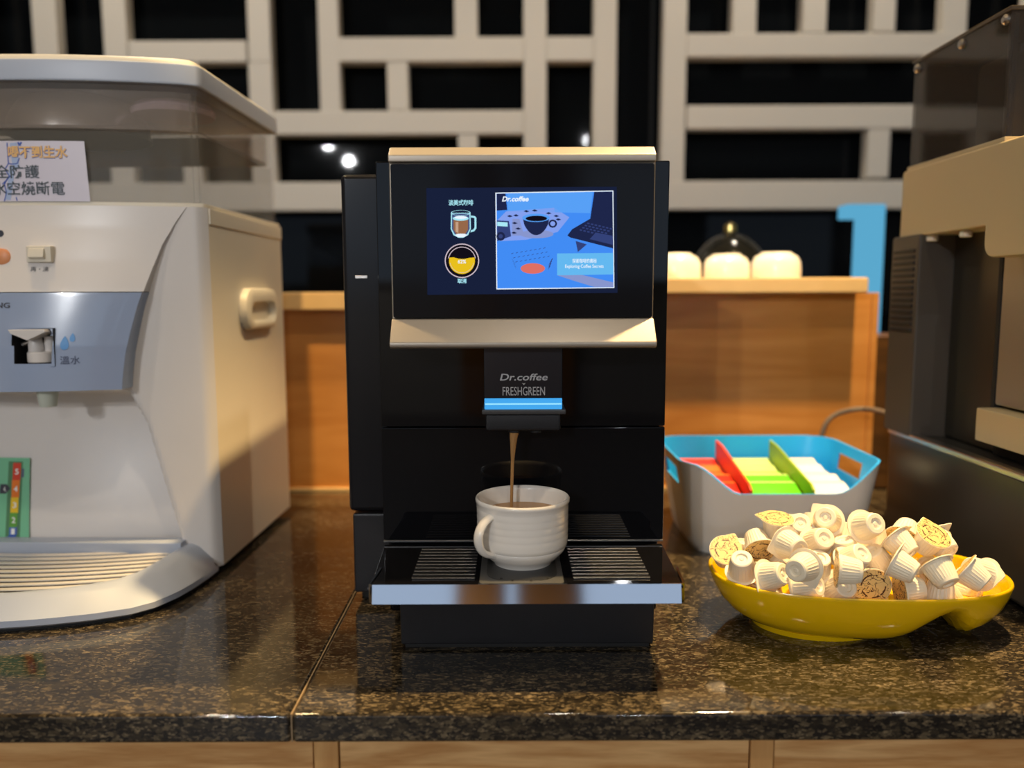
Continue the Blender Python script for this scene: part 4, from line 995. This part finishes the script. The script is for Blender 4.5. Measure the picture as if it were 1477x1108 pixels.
# ------------------------------------------------------------------ creamer capsules
M_CUPW = mat('capsule_plastic', rgb(240, 228, 202), 0.42)
def lid_print(name, base, ink):
    m = bpy.data.materials.new(name); m.use_nodes = True; nt = m.node_tree; b = nt.nodes['Principled BSDF']
    tc = nt.nodes.new('ShaderNodeTexCoord')
    nz = nt.nodes.new('ShaderNodeTexNoise'); nz.inputs['Scale'].default_value = 150; nz.inputs['Detail'].default_value = 1.5; nz.inputs['Distortion'].default_value = 1.2
    nt.links.new(tc.outputs['Object'], nz.inputs['Vector'])
    s1 = nt.nodes.new('ShaderNodeMath'); s1.operation = 'SUBTRACT'; s1.inputs[1].default_value = 0.5; nt.links.new(nz.outputs['Fac'], s1.inputs[0])
    s2 = nt.nodes.new('ShaderNodeMath'); s2.operation = 'ABSOLUTE'; nt.links.new(s1.outputs[0], s2.inputs[0])
    s3 = nt.nodes.new('ShaderNodeMath'); s3.operation = 'LESS_THAN'; s3.inputs[1].default_value = 0.020; nt.links.new(s2.outputs[0], s3.inputs[0])
    # keep the drawing in a broken ring and a centre mark
    ln = nt.nodes.new('ShaderNodeVectorMath'); ln.operation = 'LENGTH'
    xy = nt.nodes.new('ShaderNodeVectorMath'); xy.operation = 'MULTIPLY'; xy.inputs[1].default_value = (1, 1, 0)
    nt.links.new(tc.outputs['Object'], xy.inputs[0]); nt.links.new(xy.outputs[0], ln.inputs[0])
    r1 = nt.nodes.new('ShaderNodeMath'); r1.operation = 'COMPARE'; r1.inputs[1].default_value = 0.0118; r1.inputs[2].default_value = 0.0007
    nt.links.new(ln.outputs['Value'], r1.inputs[0])
    n2 = nt.nodes.new('ShaderNodeTexNoise'); n2.inputs['Scale'].default_value = 90; nt.links.new(tc.outputs['Object'], n2.inputs['Vector'])
    g2 = nt.nodes.new('ShaderNodeMath'); g2.operation = 'GREATER_THAN'; g2.inputs[1].default_value = 0.47; nt.links.new(n2.outputs['Fac'], g2.inputs[0])
    a1 = nt.nodes.new('ShaderNodeMath'); a1.operation = 'MULTIPLY'; nt.links.new(r1.outputs[0], a1.inputs[0]); nt.links.new(g2.outputs[0], a1.inputs[1])
    mx = nt.nodes.new('ShaderNodeMath'); mx.operation = 'MAXIMUM'; nt.links.new(s3.outputs[0], mx.inputs[0]); nt.links.new(a1.outputs[0], mx.inputs[1])
    mc = nt.nodes.new('ShaderNodeMix'); mc.data_type = 'RGBA'; mc.inputs[6].default_value = base; mc.inputs[7].default_value = ink
    nt.links.new(mx.outputs[0], mc.inputs[0]); nt.links.new(mc.outputs[2], b.inputs['Base Color'])
    b.inputs['Roughness'].default_value = 0.35
    return m
M_FOIL = lid_print('printed_foil', rgb(232, 198, 128), rgb(82, 44, 24))
def capsule_meshes():
    """axis +Z runs from the lid (z=0 side) to the base; centre of the body at the origin"""
    H_, rt, rb, rf = 0.0235, 0.0145, 0.0112, 0.0182
    z0 = -H_/2
    seg = 56
    mb = MB(); rings = []
    for z_, r_, rib in ((z0 + 0.0012, rt + .0003, 0), (z0 + 0.003, rt, 0), (z0 + 0.004, rt - .0001, 1), (z0 + H_*0.80, rb + .0006, 1), (z0 + H_*0.86, rb + .0003, 0), (z0 + H_*0.96, rb - .0002, 0), (z0 + H_, rb - .0014, 0), (z0 + H_, rb - .0050, 0), (z0 + H_ - .0018, rb - .0060, 0), (z0 + H_ - .0018, 0.0026, 0), (z0 + H_ - .0010, 0.0018, 0)):
        rings.append([((r_ + (0.00038 if (i % 2) else -0.00038)*rib)*math.cos(2*math.pi*i/seg), (r_ + (0.00038 if (i % 2) else -0.00038)*rib)*math.sin(2*math.pi*i/seg), z_) for i in range(seg)])
    mb.loft(rings, True, True)
    def outline(r, k):
        out = []
        for i in range(40):
            a = 2*math.pi*i/40
            d = (a + math.pi) % (2*math.pi) - math.pi
            rr_ = r + k*max(0.0, 1 - abs(d)/0.42)      # pull tab
            out.append((rr_*math.cos(a), rr_*math.sin(a)))
        return out
    o_ = outline(rf, 0.0052)
    mb.loft([[(x, y, z0 + 0.0002) for x, y in o_], [(x*1.004, y*1.004, z0 + 0.0007) for x, y in o_], [(x, y, z0 + 0.0012) for x, y in o_]], True, True)
    cup_ = mb
    o2 = outline(rf - 0.0006, 0.0050)
    lid_ = MB().loft([[(x, y, z0 - 0.0003) for x, y in o2], [(x, y, z0 + 0.00015) for x, y in o2]], True, True)
    return cup_, lid_
cb, lb = capsule_meshes()
world_org()
proto_cup = cb.build('capsule_cup', M_CUPW, None, smooth=True, sharp=28)
proto_lid = lb.build('foil_lid', M_FOIL, None)
CAPS = [
(0.2359, 0.857, 0.0707, 0.102, 0.69, -0.717),
(0.2597, 0.8753, 0.0693, 0.0, 0.014, 1.0),
(0.266, 0.8416, 0.0898, -0.05, 0.847, 0.529),
(0.2438, 0.8204, 0.072, -0.204, -0.521, 0.829),
(0.2919, 0.8076, 0.0964, 0.358, -0.932, -0.048),
(0.3157, 0.8549, 0.1038, -0.15, -0.79, 0.594),
(0.3446, 0.89, 0.0954, 0.2, 0.355, 0.913),
(0.3261, 0.8217, 0.098, 0.1, -0.848, 0.52),
(0.3527, 0.8204, 0.0887, -0.223, -0.042, 0.974),
(0.3656, 0.8522, 0.0955, 0.309, 0.31, 0.899),
(0.3915, 0.8405, 0.0973, 0.02, 0.113, 0.993),
(0.403, 0.7998, 0.0991, 0.462, -0.685, -0.563),
(0.382, 0.8112, 0.0815, -0.557, -0.162, 0.814),
(0.2872, 0.7685, 0.0865, -0.726, -0.687, 0.028),
(0.3333, 0.7638, 0.0858, 0.964, -0.261, -0.052),
(0.335, 0.7829, 0.059, 0.05, -0.801, 0.596),
(0.3028, 0.7863, 0.0613, 0.605, -0.722, 0.336),
(0.366, 0.79, 0.0644, 0.101, 0.995, 0.028),
(0.4052, 0.7819, 0.0592, 0.995, -0.041, 0.086),
(0.4412, 0.8132, 0.0683, -0.625, -0.064, 0.778),
(0.4672, 0.7801, 0.0737, 0.674, -0.5, -0.545),
(0.4857, 0.8059, 0.0699, -0.874, -0.209, 0.438),
(0.4854, 0.8941, 0.0726, 0.105, 0.206, -0.973),
(0.4297, 0.8008, 0.1032, -0.204, 0.521, -0.829),
(0.4515, 0.8145, 0.0951, 0.329, -0.826, -0.458),
(0.293, 0.8354, 0.0682, 0.359, -0.513, 0.78),
(0.3189, 0.8069, 0.0766, 0.0, -0.506, 0.863),
(0.3488, 0.786, 0.0907, 0.359, -0.645, 0.675),
(0.392, 0.7724, 0.0854, 0.738, -0.571, -0.359),
(0.2709, 0.7956, 0.0697, 0.549, -0.726, 0.414),
(0.4297, 0.7709, 0.0793, 0.248, -0.7, -0.669),
(0.339, 0.8393, 0.1164, -0.424, -0.807, 0.412),
(0.4251, 0.839, 0.1019, 0.577, 0.639, 0.508),
(0.2883, 0.8488, 0.1041, 0.0, 0.207, -0.978),
(0.3738, 0.8131, 0.1171, 0.206, -0.887, 0.413),
(0.502, 0.8491, 0.0344, 0.373, -0.928, -0.003),
(0.4376, 0.7872, 0.0562, 0.15, 0.146, 0.978),
(0.3417, 0.8975, 0.0255, 0.714, -0.607, 0.349),
(0.2884, 0.8682, 0.0208, -0.862, 0.487, -0.141),
(0.3826, 0.8302, 0.0271, -0.368, 0.32, -0.873),
(0.4008, 0.8576, 0.0315, 0.694, 0.126, 0.709),
(0.3711, 0.8839, 0.0294, -0.177, 0.65, 0.739),
(0.336, 0.8003, 0.0208, -0.907, -0.369, -0.205),
(0.474, 0.8391, 0.0308, -0.43, 0.016, 0.903),
(0.3805, 0.9135, 0.0599, 0.156, 0.779, 0.608),
(0.2787, 0.8213, 0.0294, 0.198, -0.622, 0.758),
(0.4556, 0.8613, 0.0448, -0.062, -0.536, 0.842),
(0.3999, 0.888, 0.0294, -0.097, -0.659, -0.745),
(0.3333, 0.8706, 0.0256, 0.859, -0.366, 0.357),
(0.2591, 0.8504, 0.0261, -0.72, -0.379, -0.581),
(0.3609, 0.8517, 0.0315, 0.132, 0.143, 0.981),
]
LABELS = [
    "creamer capsule lying with its printed yellow lid up at the bowl's left end",
    'creamer capsule with its white base up behind the leftmost printed lid',
    'creamer capsule with ribs up and printed foil lid towards the viewer, near the left end',
    'creamer capsule leaning on the left front rim with its ringed base up',
    'creamer capsule with its base towards the viewer on the left slope of the heap',
    "creamer capsule at the left of the heap's top with its flange arching behind it",
    'creamer capsule topmost on the left peak of the heap, base up',
    'creamer capsule facing the viewer with its ringed base, just below the left peak',
    'ribbed creamer capsule standing base up in the middle of the heap, lid below',
    'creamer capsule base up and leaning right behind the middle of the heap',
    'creamer capsule standing exactly upside down at the back of the heap',
    'creamer capsule with tab edge pointing up, right of the upside down one',
    'ribbed creamer capsule slanting up to the left in the middle of the heap',
    'creamer capsule lying with its base to the left, front left of the heap',
    'creamer capsule lying with its base to the right, front middle of the heap',
    'creamer capsule with its round base to the viewer just above the middle front rim',
    'creamer capsule half sunk behind the front rim, left of the middle',
    'creamer capsule turning its brown printed foil lid to the viewer at the front rim',
    'ribbed creamer capsule lying across the front rim beside the brown printed lid',
    'creamer capsule slanting base up to the left on the right slope of the heap',
    "creamer capsule leaning with its lid against the slanting one, near the bowl's right end",
    'rightmost creamer capsule in the bowl, lying on its side',
    'creamer capsule with its lid up behind the right slope of the heap',
    "creamer capsule with its printed lid facing up and forward, right of the heap's top",
    'creamer capsule tipped towards the viewer at the back right of the heap',
    'creamer capsule wedged behind the left printed lids, base up',
    'creamer capsule in the gap below the left peak, base up',
    'creamer capsule in the gap above the brown printed lid',
    'creamer capsule with its flange up between the brown lid and the right slope',
    'creamer capsule sunk behind the front rim near the left end',
    'creamer capsule sunk behind the front rim near the right end',
    "creamer capsule at the heap's top between the two peaks",
    "creamer capsule leaning away at the back right of the heap's top",
    'creamer capsule lying lid up behind the left slope, against the sachet box side',
    "creamer capsule facing the viewer near the heap's top, right of the middle",
]
for i, (x, y, z, dx, dy, dz) in enumerate(CAPS):
    lab_ = LABELS[i] if i < len(LABELS) else 'white creamer capsule mostly buried in the heap in the yellow bowl'
    t = thing('creamer_capsule', lab_, 'capsule', (x, y, z), 0, 'creamer capsules in the yellow bowl')
    t.rotation_mode = 'QUATERNION'
    q = Vector((dx, dy, dz)).to_track_quat('Z', 'Y')
    from mathutils import Quaternion
    t.rotation_quaternion = q @ Quaternion((0, 0, 1), random.uniform(0, 6.28))
    for pr in (proto_cup, proto_lid):
        o = pr.copy(); COL.objects.link(o); o.parent = t
world_org()
bpy.data.objects.remove(proto_cup); bpy.data.objects.remove(proto_lid)

# ------------------------------------------------------------------ juice dispenser on the right
JX = 0.562
M_HEAD = mat('cream_head_plastic', rgb(192, 172, 132), 0.34)
M_JST = mat('brushed_dark_steel', (0.11, 0.10, 0.08, 1), 0.38, 0.85)
M_JPAN = mat('pale_gold_steel', (0.42, 0.38, 0.30, 1), 0.42, 0.75)  # paler, warmer steel tone for the nearer panel
M_HOP = mat('smoked_clear_acrylic', (0.06, 0.048, 0.038, 1), 0.04, alpha=0.5, spec=0.6)
jd = thing('drink_dispenser', 'steel drink dispenser with a cream head and smoked clear hopper at the right edge', 'drink dispenser', (0.72, 1.0, 0))
JW = 0.30
zb_ = 0.158
base = MB().prism([(0.70, 0.012), (1.175, 0.012), (1.175, zb_), (0.70, zb_ - 0.003)], lambda p, e: (JX if e == 0 else JX + JW, p[0], p[1])).build('base_cabinet', mat('grey_steel_base', (0.10, 0.095, 0.085, 1), 0.34, 0.8), jd, bevel=0.006, bseg=3)
box('base_lip', JX - 0.003, JX + 0.012, 0.70, 1.172, zb_ - 0.006, zb_ + 0.003, M_STEEL, base, bevel=0.002)
for fy_ in (0.74, 1.13):
    for fx_ in (JX + 0.03, JX + JW - 0.03): MB().lathe([(0.014, 0), (0.016, 0.004), (0.013, 0.013)], (fx_, fy_, 0), 18).build('rubber_foot', M_RUBBER, jd, smooth=True)
zh0 = at(1275, 346, 1.17).z; zh1 = at(1280, 250, 1.17).z
box('column', JX + 0.045, JX + JW - 0.02, 0.985, 1.165, zb_, zh0 + 0.004, M_JST, jd, bevel=0.004)
col2 = box('rear_column', JX - 0.004, JX + 0.06, 1.105, 1.185, zb_ - 0.002, zh0 + 0.002, mat('vent_dark_plastic', (0.06, 0.05, 0.04, 1), 0.5), jd, bevel=0.004)
for k in range(14):
    z_ = zh0 - 0.02 - 0.0085*k
    box('vent_slat', JX - 0.0062, JX - 0.003, 1.115, 1.175, z_ - 0.0026, z_ + 0.0026, M_DARK, col2, bevel=0.0008, bseg=1)
# nearer steel panel and the cream ledge below it
box('steel_panel', JX + 0.038, JX + JW - 0.02, 0.80, 0.983, 0.22, 0.405, M_JPAN, jd, bevel=0.003)
box('steel_panel_edge', JX + 0.0375, JX + 0.060, 0.983, 0.990, 0.19, 0.42, M_DARK, jd)
ld0 = at(1408, 590, 0.985); ld1 = at(1408, 637, 0.985)
box('ledge_tray', ld0.x, JX + JW, 0.78, 0.985, ld1.z, ld0.z, M_HEAD, jd, bevel=0.002)
box('lower_skirt', JX + 0.042, JX + JW - 0.02, 0.80, 0.986, zb_, ld1.z + 0.001, M_DARK, jd)
# head: deep at the front, shallow at the back, rounded corners
def arc(cy, cz, r, a0, a1, n=7): return [(cy + r*math.cos(math.radians(a0 + (a1-a0)*i/n)), cz + r*math.sin(math.radians(a0 + (a1-a0)*i/n))) for i in range(n+1)]
zlow = at(1440, 373, 0.93).z
HFr, HBk, HS = 0.868, 1.172, 0.962
prof = [(HBk, zh0), (HBk, zh1 - 0.004), (HBk - 0.004, zh1)] + arc(HFr + 0.034, zh1 - 0.034, 0.034, 90, 180) + arc(HFr + 0.012, zlow + 0.012, 0.012, 180, 270) + arc(HS - 0.018, zlow + 0.018, 0.018, 270, 360) + [(HS, zh0)]
head = MB().prism(prof, lambda p, e: (JX + 0.0 if e == 0 else JX + JW - 0.01, p[0], p[1])).build('head', M_HEAD, jd, bevel=0.003)
box('head_rim', JX + 0.004, JX + JW - 0.015, 0.94, HBk - 0.004, zh1 - 0.001, zh1 + 0.006, M_HEAD, head, bevel=0.0015)
for py_ in (1.103, 1.022):
    MB().lathe([(0.006, 0.0), (0.0075, 0.001), (0.0075, 0.007), (0.005, 0.009)], (JX + 0.012, py_, zh0 - 0.0085), 16).build('bolt_foot', M_PLASTS, head, smooth=True)
# hopper
hzt = at(1430, 16, 0.945).z
hx0_, hx1_, hy0, hy1 = JX + 0.007, JX + 0.26, 0.947, 1.166
t_ = 0.004
mb = MB()
mb.box(hx0_, hx0_ + t_, hy0, hy1, zh1 + 0.006, hzt); mb.box(hx1_ - t_, hx1_, hy0, hy1, zh1 + 0.006, hzt)
mb.box(hx0_ + t_, hx1_ - t_, hy0, hy0 + t_, zh1 + 0.006, hzt); mb.box(hx0_ + t_, hx1_ - t_, hy1 - t_, hy1, zh1 + 0.006, hzt)
hop = mb.build('hopper', M_HOP, jd)
box('hopper_lid', hx0_ - 0.002, hx1_ + 0.002, hy0 - 0.002, hy1 + 0.002, hzt, hzt + 0.005, mat('smoked_lid', (0.10, 0.075, 0.05, 1), 0.1, alpha=0.85), hop, bevel=0.001)
for py_ in (1.155, 1.045, 0.955):
    o = MB().lathe([(0.006, 0.0), (0.006, 0.003), (0.0035, 0.005)], (0, 0, 0), 16); o.v = [(hx0_ - z, py_ + x, hzt - 0.008 + y) for x, y, z in o.v]
    o.build('hopper_bolt', M_STEEL, hop, smooth=True)
box('hopper_corner_post', hx0_ + 0.005, hx0_ + 0.013, hy0 + 0.005, hy0 + 0.013, zh1 + 0.006, hzt - 0.001, M_STEEL, hop, bevel=0.001)
box('agitator_housing', hx0_ + 0.05, hx0_ + 0.12, 1.03, 1.10, zh1 + 0.006, hzt - 0.02, mat('grey_agitator', (0.25, 0.22, 0.18, 1), 0.4), hop, bevel=0.008)
MB().tube([(hx0_ + 0.085, 1.065, hzt - 0.02), (hx0_ + 0.085, 1.065, hzt - 0.002)], 0.006, 12).build('agitator_shaft', M_STEEL, hop)
world_org()
# cable behind the sachet box
pts = [at(1180, 650, 1.36), at(1190, 615, 1.36), at(1205, 600, 1.36), at(1228, 593, 1.35), at(1250, 592, 1.34), at(1272, 596, 1.30), at(1300, 606, 1.25)]
pts[0].z = max(0.005, pts[0].z)
pp = []
for i in range(len(pts)-1):
    for k in range(5):
        t_ = k/5; p0, p1, p2, p3 = pts[max(0, i-1)], pts[i], pts[i+1], pts[min(len(pts)-1, i+2)]
        pp.append(0.5*((2*p1) + (p2-p0)*t_ + (2*p0-5*p1+4*p2-p3)*t_**2 + (3*p1-p0-3*p2+p3)*t_**3))
q0 = pp[0].copy(); low = [Vector((q0.x - 0.01, q0.y + 0.01, 0.0045)), Vector((q0.x - 0.004, q0.y + 0.004, 0.03))]
o = MB().tube(low + pp + [pts[-1]], 0.0045, 10).build('power_cable', mat('grey_cable', rgb(110, 96, 84), 0.5), None, smooth=True)
tag(o, 'grey cable looping up behind the sachet box to the drink dispenser', 'cable')
